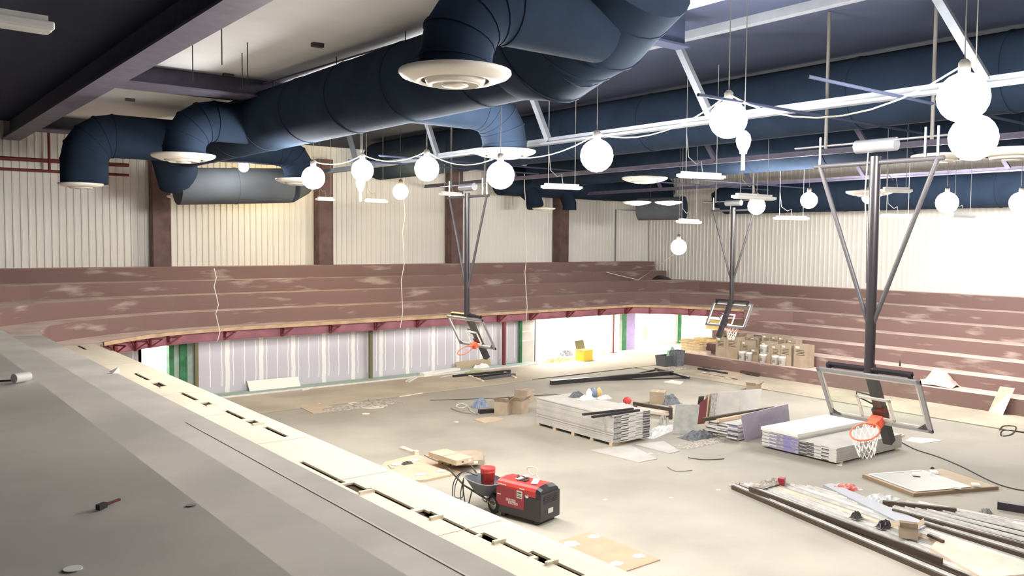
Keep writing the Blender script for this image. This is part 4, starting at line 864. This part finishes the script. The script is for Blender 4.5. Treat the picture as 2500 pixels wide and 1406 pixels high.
# local +x towards the handles
b = MB(); rw = .20
b.lathe((0, 0, rw), [(.125, -.04), (.17, -.052), (.2, -.03), (.205, 0), (.2, .03), (.17, .052), (.125, .04)], 'rubber', 28, R=Euler((PI/2, 0, 0)).to_matrix()); wl = b.build('wheel', parent=r, local=True)
MB().lathe((0, 0, rw), [(.001, -.05), (.04, -.05), (.05, -.02), (.128, -.036), (.128, .036), (.05, .02), (.04, .05), (.001, .05)], 'tyre_rim', 20, R=Euler((PI/2, 0, 0)).to_matrix()).build('hub', parent=wl, local=True)
b = MB(); NT = 24
def tr(u, k): # superellipse tray ring, k: 0 bottom 1 top
    a = 2*PI*u/NT; ex = .55; cx_ = math.copysign(abs(math.cos(a))**ex, math.cos(a)); cy_ = math.copysign(abs(math.sin(a))**ex, math.sin(a))
    return (.31+.02*k+(.24+.24*k)*cx_-.05*k*(1 if cx_ < 0 else 0), (.19+.14*k)*cy_, .34+.27*k+.03*k*max(0, -cx_))
rings = [[tr(u, k) for u in range(NT)] for k in (0, .5, 1)]; inner = [[(x*.985+.007, y*.97, max(z+.008, .47)) for x, y, z in rg] for rg in rings]
for RG in (rings, inner):
    vs = [v for rg in RG for v in rg]; b.add(vs, [(j*NT+i, j*NT+(i+1) % NT, (j+1)*NT+(i+1) % NT, (j+1)*NT+i) for j in range(2) for i in range(NT)]+[tuple(range(NT))], 'tray_grey', True)
b.tube([Vector(v) for v in rings[2]]+[Vector(rings[2][0])], .012, 'cord_grey', 6, cap=False); b.build('tray', parent=r, local=True)
for q in (-1, 1):
    MB().tube([(-.12, q*.07, .22), (.1, q*.11, .27), (.85, q*.23, .40), (1.42, q*.28, .62)], .02, 'lumber' if 0 else 'galv_dark', 8).build('handle', parent=r, local=True)
    MB().tube([(.55, q*.2, .35), (.66, q*.22, .02), (.80, q*.22, .02), (.9, q*.23, .40)], .014, 'black_metal', 6).build('leg', parent=r, local=True)
b = MB(); b.tube([(0, -.1, rw), (0, .1, rw)], .014, 'chrome', 8); b.tube([(0, -.09, rw), (.12, -.1, .30)], .014, 'chrome', 6); b.tube([(0, .09, rw), (.12, .1, .30)], .014, 'chrome', 6); b.build('axle_bracket', parent=r, local=True)
mb_ = wm(r); c = mb_ @ Vector((.25, .0, .475)); q = thing('bucket', 'bright red plastic bucket with lid standing in the wheelbarrow tray', 'bucket', c)
MB().lathe((0, 0, 0), [(.001, 0), (.13, 0), (.148, .30), (.155, .305), (.155, .33), (.150, .335), (.153, .39)], 'red_bright', 24).build('body', parent=q, local=True)
MB().lathe((0, 0, 0), [(.158, .37), (.160, .40), (.150, .41), (.001, .405)], 'red_bright', 24).build('lid', parent=q, local=True)
MB().box((-.15, .0, .2), (.01, .05, .16), 'ink').build('printed_label', parent=q, local=True)
# hanging welding leads from the tray
def wp(x, y, z): return mb_ @ Vector((x, y, z))
for k, (dx, lo, lab) in enumerate(((.92, .02, 'dark welding lead looping from the wheelbarrow tray to the floor, outer loop'), (.82, .25, 'dark welding lead looping over the tray edge, inner loop'))):
    pts = [wp(.5, .1, .66), wp(.8, .28, .70), wp(dx+.05, .40, .45), wp(dx+.02, .44, lo+.12), wp(dx-.18, .55, lo), wp(dx-.45+.1*k, .5, lo+.02), wp(dx-.25, .40, .3), wp(.62, .36, .62)]
    # smooth
    q_ = []
    for i in range(len(pts)-1):
        p0, p1, p2, p3 = pts[max(i-1, 0)], pts[i], pts[i+1], pts[min(i+2, len(pts)-1)]
        for t in (0, .25, .5, .75): q_.append(.5*((2*p1)+(p2-p0)*t+(2*p0-5*p1+4*p2-p3)*t*t+(3*p1-p0-3*p2+p3)*t**3))
    MB().tube(q_+[pts[-1]], .011, 'cord', 6).build('welding_cable', label=lab, cat='cable')
# ---- flat cartons near the wheelbarrow
def flat_box(pa, pb, pc, z, h, label, m='cardboard_pale'):
    """three floor-plane corners in the photo at height z: corner, along, across"""
    p0, p1, p2 = P(*pa, z), P(*pb, z), P(*pc, z); a = p1-p0; c = p2-p0; c = c-a.normalized()*c.dot(a.normalized())
    r = thing('flat_box', label, 'box', (p0.x, p0.y, z), math.atan2(a.y, a.x)); sg = 1 if a.x*c.y-a.y*c.x > 0 else -1; L, Wd = a.length, c.length
    MB().box((L/2, sg*Wd/2, h/2), (L, Wd, h), m).build('body', parent=r, local=True)
    MB().box((L/2, sg*Wd/2, h+.001), (L, .06, .002), 'cardboard').build('tape', parent=r, local=True)
    b = MB(); b.bb((L*.3, -sg*.002, h*.35), (L*.42, 0, h*.65), 'ink'); b.build('printing', parent=r, local=True)
    MB().bb((L*.72, -sg*.002, h*.3), (L*.85, 0, h*.8), 'paper').build('shipping_label', parent=r, local=True)
    return r
flat_box((1070, 1138), (1098, 1138), (1070, 1118), 0, .13, 'bottom left flat carton partly under the others near the wheelbarrow')
flat_box((1103, 1137), (1181, 1136), (1098, 1112), 0, .12, 'lowest right flat carton near the wheelbarrow', 'cardboard')
flat_box((1103, 1137), (1178, 1134), (1098, 1112), .125, .12, 'middle flat carton with a white label near the wheelbarrow', 'cardboard')
flat_box((1114, 1137), (1156, 1128), (1062, 1112), .25, .12, 'topmost flat carton lying askew on the stack near the wheelbarrow')
# ---- cardboard sheets with white patches
def flat_sheet(corners, label, m='cardboard_pale', name='cardboard_sheet', z=.012, cat='cardboard', curl=0):
    n = len(corners); ps = [P(x, y) for x, y in corners]; b = MB(); vs = [(p.x, p.y, 0.001) for p in ps]+[(p.x, p.y, z) for p in ps]
    b.add(vs, [tuple(range(n)), tuple(range(n, 2*n))]+[(k, (k+1) % n, n+(k+1) % n, n+k) for k in range(n)], m); return b.build(name, label=label, cat=cat)
flat_sheet([(905, 1172), (940, 1132), (1018, 1113), (1126, 1157), (1040, 1176), (965, 1180)], 'large pale cardboard sheet with white foam pads left of the wheelbarrow', z=.05)
for px, py, lab in ((967, 1134, 'white foam pad furthest left on the cardboard sheet by the wheelbarrow'), (1012, 1124, 'white foam pad at the back of the cardboard sheet by the wheelbarrow'), (1027, 1159, 'white foam pad nearest the camera on the cardboard sheet by the wheelbarrow'), (1077, 1150, 'white foam pad at the right of the cardboard sheet by the wheelbarrow')):
    b = MB(); c = P(px, py, .05); b.disc(c+Vector((0, 0, .01)), .14, 'paper', 12, sy=.8, jit=.15); b.disc(c, .13, 'paper', 12, sy=.8, jit=.1); b.build('foam_pad', label=lab, cat='foam pad')
blob('glove', 994, 1132, .28, .16, .07, 'cord', 'small black glove lying between the foam pads', 'glove', z=.052)
b = MB(); b.tube([P(948, 1135, .06), P(955, 1142, .07), P(965, 1142, .06)], .014, 'lumber', 5); b.build('wood_scrap', label='tiny bent wood scrap at the left of the cardboard sheet', cat='scrap')
flat_sheet([(1290, 1360), (1325, 1335), (1440, 1300), (1612, 1368), (1500, 1406), (1380, 1404)], 'large tan cardboard sheet with white patches at the bottom of the photo', 'cardboard_tan', z=.02)
for px, py, k, lab in ((1395, 1328, 1.3, 'white dried patch at the left of the bottom cardboard sheet'), (1449, 1310, 1, 'white dried patch at the back of the bottom cardboard sheet'), (1560, 1357, 1, 'white dried patch at the right of the bottom cardboard sheet'), (1505, 1376, 1, 'white dried patch nearest the bottom edge of the photo')):
    b = MB(); b.disc(P(px, py, .021), .12*k, 'paper', 14, sy=.8, jit=.22); b.build('white_patch', label=lab, cat='patch')
flat_sheet([(1156, 1025), (1200, 1019), (1234, 1024), (1205, 1031), (1182, 1034)], 'small torn cardboard piece on the floor before the torn boxes', z=.03)
flat_sheet([(1440, 1100), (1540, 1088), (1605, 1121), (1560, 1130)], 'thin grey board lying in front of the tall drywall stack', 'drywall_grey', 'board_offcut', .02, 'board')
flat_sheet([(1550, 1086), (1620, 1078), (1660, 1102), (1635, 1108)], 'thin grey board lying right of the tall drywall stack', 'drywall_grey', 'board_offcut', .02, 'board')
flat_sheet([(1620, 934), (1640, 930), (1668, 934), (1660, 939)], 'small pale board offcut behind the leaning sheets', 'white_panel', 'board_offcut', .04, 'board')
flat_sheet([(1085, 1112), (1035, 1112), (1050, 1120), (1120, 1150), (1128, 1152)], 'narrow strip of cardboard behind the padded cardboard sheet', 'cardboard', z=.03)
flat_sheet([(985, 1094), (1015, 1106), (1012, 1110), (975, 1097)], 'short pale timber offcut behind the padded cardboard sheet', 'lumber_pale', 'timber_offcut', .06, 'timber')
MB().box(P(1015, 1113)+Vector((0, 0, .07)), (.12, .12, .14), 'lumber_pale').build('wood_block', label='small upright wood block at the back corner of the padded cardboard sheet', cat='block')
flat_sheet([(1693, 915), (1760, 904), (1826, 912), (1780, 928)], 'wide flat cardboard sheet near the foot of the right tiers', 'cardboard_pale', z=.02)
for px, py, lab in ((1718, 910, 'white scrap at the back of the wide flat cardboard near the right tiers'), (1740, 915, 'white scrap in the middle of the wide flat cardboard near the right tiers'), (1777, 922, 'white cup lying at the front of the wide flat cardboard')):
    b = MB(); b.disc(P(px, py, .021), .14, 'paper', 10, sy=.7, jit=.2); b.build('paper_scrap', label=lab, cat='paper')
flat_sheet([(735, 996), (770, 988), (815, 991), (822, 1002), (765, 1010)], 'faint tan cardboard sheet on the floor at the left', 'cardboard_pale', z=.015)
flat_sheet([(2210, 1076), (2225, 1068), (2280, 1072), (2300, 1076), (2250, 1083)], 'pale paper lying right of the slanted mast end', 'white_panel', 'paper_sheet', .012, 'paper')
b = MB(); bar_p(b, (2182, 1068), (2204, 1062), .12, .06, 'lumber_pale'); b.build('timber_offcut', label='short timber offcut behind the slanted mast end of the right hoop', cat='timber')
# torn boxes
carton(1230, 1010, .5, .45, .42, .5, 'torn open brown carton left in the group of three', open_=True, marks=False)
carton(1266, 1007, .5, .45, .42, .45, 'torn open brown carton in the middle of the group of three', open_=True, marks=False)
carton(1279, 982, .5, .5, .45, .4, 'brown carton at the back of the group of three', marks=False)
carton(1606, 984, .5, .5, .42, .6, 'lone brown carton behind the tall drywall stack', marks=False)
carton(1840, 952, .5, .4, .2, .3, 'low open carton beside the leaning sheets', open_=True, marks=False)
blob('tool_bag', 1635, 985, .8, .5, .35, 'bag_grey', 'dark grey tool bag beside the lone brown carton', 'bag')
blob('plastic_bag', 1172, 993, .55, .45, .34, 'blue_plastic', 'bluish plastic jug lying left of the torn boxes', 'jug')
b = MB(); c = P(1187, 1008); b.box(c+Vector((0, 0, .06)), (.5, .18, .12), 'black_metal', (0, 0, -.3)); b.build('toolbox', label='small black toolbox in front of the torn boxes', cat='toolbox')
def cable(pts, r_, m, label, name='cable', z=.012):
    P3 = [P(x, y, z) if not isinstance(x, Vector) else x for x, y in pts]; q_ = []
    for i in range(len(P3)-1):
        p0, p1, p2, p3 = P3[max(i-1, 0)], P3[i], P3[i+1], P3[min(i+2, len(P3)-1)]
        for t in (0, .25, .5, .75): q_.append(.5*((2*p1)+(p2-p0)*t+(2*p0-5*p1+4*p2-p3)*t*t+(3*p1-p0-3*p2+p3)*t**3))
    MB().tube(q_+[P3[-1]], r_, m, 6).build(name, label=label, cat='cable')
cable([(1115, 988), (1130, 984), (1140, 990), (1128, 996), (1113, 992), (1125, 985), (1143, 993), (1150, 1003), (1160, 1008)], .02, 'plastic_film', 'pale coiled hose on the floor left of the blue jug')
cable([(1102, 997), (1125, 1006), (1150, 1010), (1165, 1012)], .025, 'cord_grey', 'dark cable end beside the pale coiled hose')
cable([(850, 985), (880, 983), (915, 993), (945, 990), (930, 995), (890, 996), (870, 988)], .025, 'lumber_pale', 'tangle of pale cable near the floor joint at the left')
cable([(900, 975), (905, 982), (935, 986), (940, 994), (910, 990)], .02, 'cord_grey', 'grey cable tangle near the floor joint at the left')
cable([(2181, 1068), (2230, 1095), (2290, 1115), (2350, 1140), (2420, 1175), (2470, 1192), (2530, 1202)], .016, 'cord', 'long dark cable snaking from the low stacks to the right edge')
cable([(1680, 1117), (1720, 1122), (1768, 1120)], .012, 'cord', 'short thin dark wire on the floor below the ragged stack')
cable([(1630, 1140), (1650, 1150), (1690, 1148)], .010, 'cord_grey', 'thin curl of wire on the empty floor in the middle')
cable([(1050, 977), (1200, 972), (1310, 965), (1400, 962)], .012, 'cord', 'thin dark cable running to the back of the tall drywall stack')
cable([(2440, 1050), (2450, 1040), (2480, 1042), (2470, 1060), (2445, 1064), (2450, 1050), (2500, 1055)], .02, 'cord', 'dark cable tangle at the right edge on the floor joint')
cable([(905, 1123+120), (960, 1262), (1020, 1300), (1090, 1340)], .008, 'cord_grey', 'fine wire on the floor beyond the plywood deck') if 0 else None
cable([(1410, 1345+10), (1430, 1353)], .01, 'cord', 'tiny wire scrap on the bottom cardboard') if 0 else None
# things on the tall stack
top_z = .09+25*.03
blob('tool_pouch', 1408, 968, .5, .3, .18, 'bag_grey', 'small dark pouch at the back of the tall drywall stack', 'pouch', z=top_z)
for px, py, m_, lab, nm in ((1438, 971, 'white_plastic', 'white bottle left of the blue jug on the tall drywall stack', 'bottle'), (1448, 968, 'blue_plastic', 'blue jug on the tall drywall stack', 'jug'), (1462, 968, 'yellow_foam', 'orange drink bottle right of the blue jug on the tall stack', 'bottle')):
    c = P(px, py, top_z); k = 1.5 if nm == 'jug' else 1; MB().lathe(c, [(.001, 0), (.09*k, 0), (.1*k, .16), (.05*k, .24), (.035, .27), (.001, .28)], m_, 14).build(nm, label=lab, cat=nm)
blob('plastic_bag', 1432, 975, .55, .3, .16, 'paper', 'crumpled white bag on the tall drywall stack', 'bag', z=top_z)
blob('plastic_bag', 1475, 973, .5, .3, .12, 'plastic_film', 'clear crumpled film at the far right of the tall stack top', 'plastic film', z=top_z)
c = P(1531, 991); MB().lathe(c+Vector((0, 0, .16)), [(.001, .16), (.10, .12), (.15, .03), (.12, -.08), (.001, -.16)], 'red_bright', 16).build('hard_hat', label='round red hard hat on the floor behind the tall drywall stack', cat='helmet')
blob('plastic_bag', 1520, 993, .7, .4, .15, 'plastic_film', 'crumpled pale film beside the red hard hat', 'plastic film')
b = MB(); bar_p(b, (1547, 985), (1640, 1000), .1, .1, 'galv_dark', .3); bar_p(b, (1560, 998), (1640, 1010), .3, .04, 'lumber_pale', .12); bar_p(b, (1550, 992), (1552, 1003), .1, .3, 'galv_dark'); bar_p(b, (1636, 1003), (1638, 1012), .1, .3, 'galv_dark'); b.build('low_rack', label='low brown rack with a pale shelf behind the tall drywall stack', cat='rack')
blob('plastic_wrap', 1610, 1055, 1.9, .5, .18, 'plastic_film', 'torn clear wrapping trailing right of the tall drywall stack', 'plastic film', rz=.3)
blob('plastic_wrap', 1622, 1035, .8, .25, .3, 'drywall_grey', 'crumpled grey paper wedge left of the square grey board', 'paper', rz=1.0)
blob('rubble', 1708, 1067, 1.2, .7, .22, 'bag_grey', 'heap of grey film scraps at the foot of the square board', 'scraps')
blob('rubble', 1725, 1080, 2.2, .5, .06, 'debris', 'thin scatter of grey scraps in front of the ragged stack', 'debris', kind='stuff')
blob('rubble', 880, 990, 3.0, 1.0, .06, 'debris', 'thin scatter of rubbish along the floor joint at the left', 'debris', kind='stuff')
blob('rubble', 1780, 925+10, .5, .2, .05, 'debris', 'small heap of dust at the front of the wide cardboard', 'debris', kind='stuff') if 0 else None
# strips at the foot of the right tiers
for a, c, wd, h, m_, lab in (((1705, 900), (1775, 912), .12, .08, 'black_metal', 'black metal length at the foot of the right tiers, further away'), ((1810, 908), (1852, 916), .14, .12, 'galv_dark', 'short dark red box beam at the foot of the right tiers'), ((1850, 915), (2040, 942), .1, .03, 'galv_pale', 'long pale metal strip along the foot of the right tiers'), ((1716, 896), (1840, 912), .08, .06, 'tape_dark', 'grey channel along the foot of the right tiers'), ((1715, 911), (1800, 926), .05, .03, 'galv_dark', 'thin dark strip under the wide flat cardboard')):
    b = MB(); bar_p(b, a, c, wd, h, m_); b.build('metal_strip', label=lab, cat='metal strip')
# spare glass backboard lying on the floor
r = thing('glass_backboard', 'spare glass backboard with white border lying on cardboard at the right', 'backboard', P(2270, 1185))
cr = [P(2105, 1166, .12), P(2205, 1152, .12), P(2438, 1196, .12), P(2340, 1228, .12)]
cr = [P(2105, 1165, .1), P(2212, 1150, .1), P(2440, 1194, .1), P(2232, 1214, .1)]
def poly(b, ps, z0, z1, m): b.add([(p.x, p.y, z0) for p in ps]+[(p.x, p.y, z1) for p in ps], [(0, 1, 2, 3), (4, 5, 6, 7), (0, 1, 5, 4), (1, 2, 6, 5), (2, 3, 7, 6), (3, 0, 4, 7)], m)
e0, e1, e2 = P(2105, 1166, 0), P(2230, 1214, 0), P(2438, 1196, 0); e3 = e0+(e2-e1); quadp = [e0, e1, e2, e3]
def inset(ps, d):
    c = sum(ps, Vector())/4; return [p+(c-p).normalized()*d for p in ps]
b = MB(); poly(b, quadp, .0, .075, 'cardboard_dark'); poly(b, inset(quadp, .04), .075, .08, 'cardboard_pale'); b.build('backing_board', parent=r)
q4 = inset(quadp, .16); gp = [q4[0], q4[1], q4[1].lerp(q4[2], .72), q4[0].lerp(q4[3], .72)]
b = MB(); poly(b, gp, .085, .095, 'chrome'); b.build('glass_sheet', parent=r)
for i in range(4):
    b = MB(); a, c = gp[i], gp[(i+1) % 4]; b.bar(a+Vector((0, 0, .1)), c+Vector((0, 0, .1)), .05, .01, 'net_white'); b.build('border_stripe', parent=r)
for px, py, lab in ((2237, 1160, 'white foam pad at the back left of the spare glass backboard'), (2280, 1155, 'white foam pad at the far edge of the spare glass backboard'), (2335, 1192, 'white foam pad near the front of the spare glass backboard'), (2382, 1186, 'white foam pad at the right end of the spare glass backboard')):
    MB().box(P(px, py, .1)+Vector((0, 0, .03)), (.2, .16, .04), 'paper', (0, 0, .6)).build('foam_pad', label=lab, cat='foam pad')
# ---- long pile of steel studs
def stud(a, c, wd, h, m, z, label, group, name='steel_stud'):
    p, q = P(*a, z), P(*c, z); d = q-p; k = 6.2/d.length if d.length > 6.2 else 1; q = p+d
    b = MB(); x = d.cross(Vector((0, 0, 1))).normalized()
    b.bar(p+Vector((0, 0, .003)), q+Vector((0, 0, .003)), wd, .006, m); 
    for s_ in (-1, 1): b.bar(p+x*s_*(wd/2-.003)+Vector((0, 0, h/2)), q+x*s_*(wd/2-.003)+Vector((0, 0, h/2)), .006, h, m)
    return b.build(name, label=label, cat='steel stud', group=group)
Ls = [((1785, 1184), (2345, 1420)), ((1800, 1183), (2400, 1430)), ((1812, 1183), (2430, 1425)), ((1826, 1181), (2470, 1425)), ((1850, 1183), (2500, 1425)), ((1872, 1188), (2520, 1420)), ((1890, 1190), (2545, 1415)), ((1905, 1186), (2560, 1408)), ((1925, 1184), (2580, 1404)), ((1945, 1186), (2600, 1398)), ((1965, 1188), (2620, 1390)), ((1985, 1192), (2620, 1378))]
for i, (a, c) in enumerate(Ls):
    m_ = ['galv', 'galv_dark', 'galv_pale', 'galv', 'galv_pale', 'galv', 'lumber_pale', 'galv', 'galv_pale', 'galv', 'galv', 'galv_pale'][i]
    stud(a, c, .13, .04, m_, .02, {'galv': 'galvanised steel stud in the long pile on the floor', 'galv_dark': 'dark brown steel stud in the left edge of the long pile', 'galv_pale': 'pale steel stud in the long pile on the floor', 'lumber_pale': 'pale timber length in the long stud pile'}[m_], 'lengths in the long stud pile, ' + {'galv': 'galvanised', 'galv_dark': 'dark', 'galv_pale': 'pale', 'lumber_pale': 'timber'}[m_])
b = MB(); bar_p(b, (1788, 1189), (2345, 1428), .06, .09, 'galv_dark'); b.build('angle_iron', label='long dark angle iron forming the left edge of the stud pile', cat='angle iron')
b = MB(); bar_p(b, (1830, 1193), (2300, 1370), .05, .10, 'galv_dark', .09); b.build('angle_iron', label='second long dark angle iron inside the stud pile', cat='angle iron')
Rs = [((2175, 1240), (2640, 1372)), ((2165, 1230), (2650, 1360)), ((2185, 1228), (2655, 1345)), ((2210, 1226), (2660, 1332)), ((2240, 1228), (2670, 1322)), ((2290, 1238), (2680, 1314)), ((2350, 1254), (2690, 1308)), ((2400, 1266), (2700, 1302))]
for i, (a, c) in enumerate(Rs): stud(a, c, .12, .04, 'galv_pale' if i > 3 else 'galv', .02, 'pale steel channel in the fanned pile at the right' if i > 3 else 'galvanised channel in the fanned pile at the right', 'pale channels at the right' if i > 3 else 'galvanised channels at the right', 'steel_channel')
for a, c, lab in (((2180, 1247), (2660, 1376), 'dark red brown beam lying along the fanned channel pile'), ((2256, 1281), (2640, 1400), 'dark rusty length between the two stud piles'), ((2155, 1227), (2335, 1246), 'short dark bar lying across the top of the fanned pile')):
    b = MB(); bar_p(b, a, c, .08, .09, 'galv_dark', .07); b.build('steel_length', label=lab, cat='steel length')
flat_sheet([(2270, 1350), (2300, 1318), (2560, 1410), (2400, 1425)], 'wide pale plywood board under the near end of the stud pile', 'lumber_pale', 'plywood_board', .10, 'board')
flat_sheet([(2010, 1192), (2032, 1188), (2270, 1290), (2235, 1305)], 'long bluish grey steel sheet lying on the stud pile', 'sheet_steel', 'steel_sheet', .085, 'metal sheet')
carton(2217, 1308, .36, .32, .22, .5, 'small brown carton with a white label on the stud pile', z=.09, marks=False, open_=True)
blob('clamp_heap', 2158, 1284, .42, .2, .14, 'black_metal', 'heap of black beam clamps left of the small carton', 'clamps', z=.09, kind='stuff')
blob('black_clamp', 2090, 1263, .28, .18, .14, 'cord', 'single black clamp lump on the middle of the stud pile', 'clamp', z=.09)
blob('cable_tie_tangle', 2405, 1253, .35, .22, .12, 'cord_grey', 'small dark tangle of wire right of the fanned channels', 'wire')
blob('red_rag', 2060, 1194, .75, .4, .14, 'red_tarp', 'crumpled red and white sack behind the stud pile', 'sack', rz=-.3)
MB().box(P(1908, 1180, .08)+Vector((0, 0, .06)), (.16, .14, .14), 'red_paint', (0, 0, .4)).build('red_box', label='small red box at the far end of the stud pile', cat='box')
blob('wire_heap', 1880, 1180, 1.0, .35, .1, 'debris', 'pale wire scraps at the far end of the stud pile', 'wire', kind='stuff', z=.08)
blob('plastic_wrap', 2140, 1222, 1.1, .5, .12, 'plastic_film', 'torn clear film between the red sack and the fanned channels', 'plastic film')
blob('black_clip', 2276, 1144, .12, .08, .05, 'cord', 'tiny black clip behind the spare glass backboard', 'clip')
p, q = P(2436, 1232, .08), P(2620, 1262, .08); b = MB(); b.bar(p, q, .16, .16, 'black_metal'); b.build('square_tube', label='thick black square steel tube at the right edge of the photo', cat='steel tube')
b = MB(); bar_p(b, (2267, 1296+10), (2303, 1322), .06, .05, 'galv_dark', .13); b.build('steel_offcut', label='short dark offcut lying before the small carton', cat='offcut')
# near terrace litter
z8 = Z[8]
p, q = P(232, 1241, z8+.02), P(292, 1219, z8+.02); b = MB(); m_ = p.lerp(q, .42); b.bar(p.lerp(q, .1), m_, .03, .03, 'black_tube'); b.bar(m_, q, .016, .012, 'bracket_red'); b.build('marker_pen', label='small dark pen lying on the grey near platform', cat='pen')
p, q = P(34, 924, z8+.06), P(71, 918, z8+.06); b = MB(); b.tube([p, q], .05, 'white_plastic', 14); b.build('white_roll', label='white roll lying on the grey near platform at the left edge', cat='roll')
b = MB(); b.tube([P(-20, 931, z8+.01), P(34, 928, z8+.01)], .01, 'cord', 5); b.build('wire_scrap', label='dark wire beside the white roll', cat='wire')
b = MB(); c = P(275, 912, Z[6]); b.add([c, c+Vector((.14, .05, 0)), c+Vector((.1, -.02, .12)), c+Vector((-.05, .1, .03))], [(0, 1, 2), (0, 1, 3), (1, 2, 3), (0, 2, 3)], 'paper'); b.build('paper_scrap', label='folded white paper scrap on the near seating beyond the roll', cat='paper')
for px, py, zz, rr, lab in ((739, 1338, Z[6]+0, .025, 'small round white spot on the near tier left of the plywood deck'), (178, 1389, z8, .035, 'pale round spot on the near platform at the bottom left')):
    b = MB(); b.disc(P(px, py, zz+.002), rr*1.2, 'paper', 14); b.build('paint_spot', label=lab, cat='spot')
b = MB(); b.disc(P(467, 1234, z8+.002), .03, 'cord_grey', 12, sy=.7); b.build('oil_spot', label='small dark round spot in the middle of the near platform', cat='spot')
# scraps on the floor
sc = [(1478, 1220, .05, 'left'), (1638, 1215, .045, 'middle'), (1754, 1196, .05, 'right'), (1115, 1030, .07, 'left of the torn cardboard piece'), (893, 1010, .12, 'near the left joint'), (2350-300, 1135, .08, 'in front of the low stacks'), (1588, 1107, .06, 'right of the tall stack'), (780, 985, .05, 'at the far left floor')]
for px, py, rr, w__ in sc:
    b = MB(); b.disc(P(px, py, .003), rr, 'paper', 9, jit=.25); b.build('paper_scrap', label='small white scrap on the floor, %s' % (w__ if ' ' in w__ else 'the %s one of three on the open floor' % w__), cat='paper')
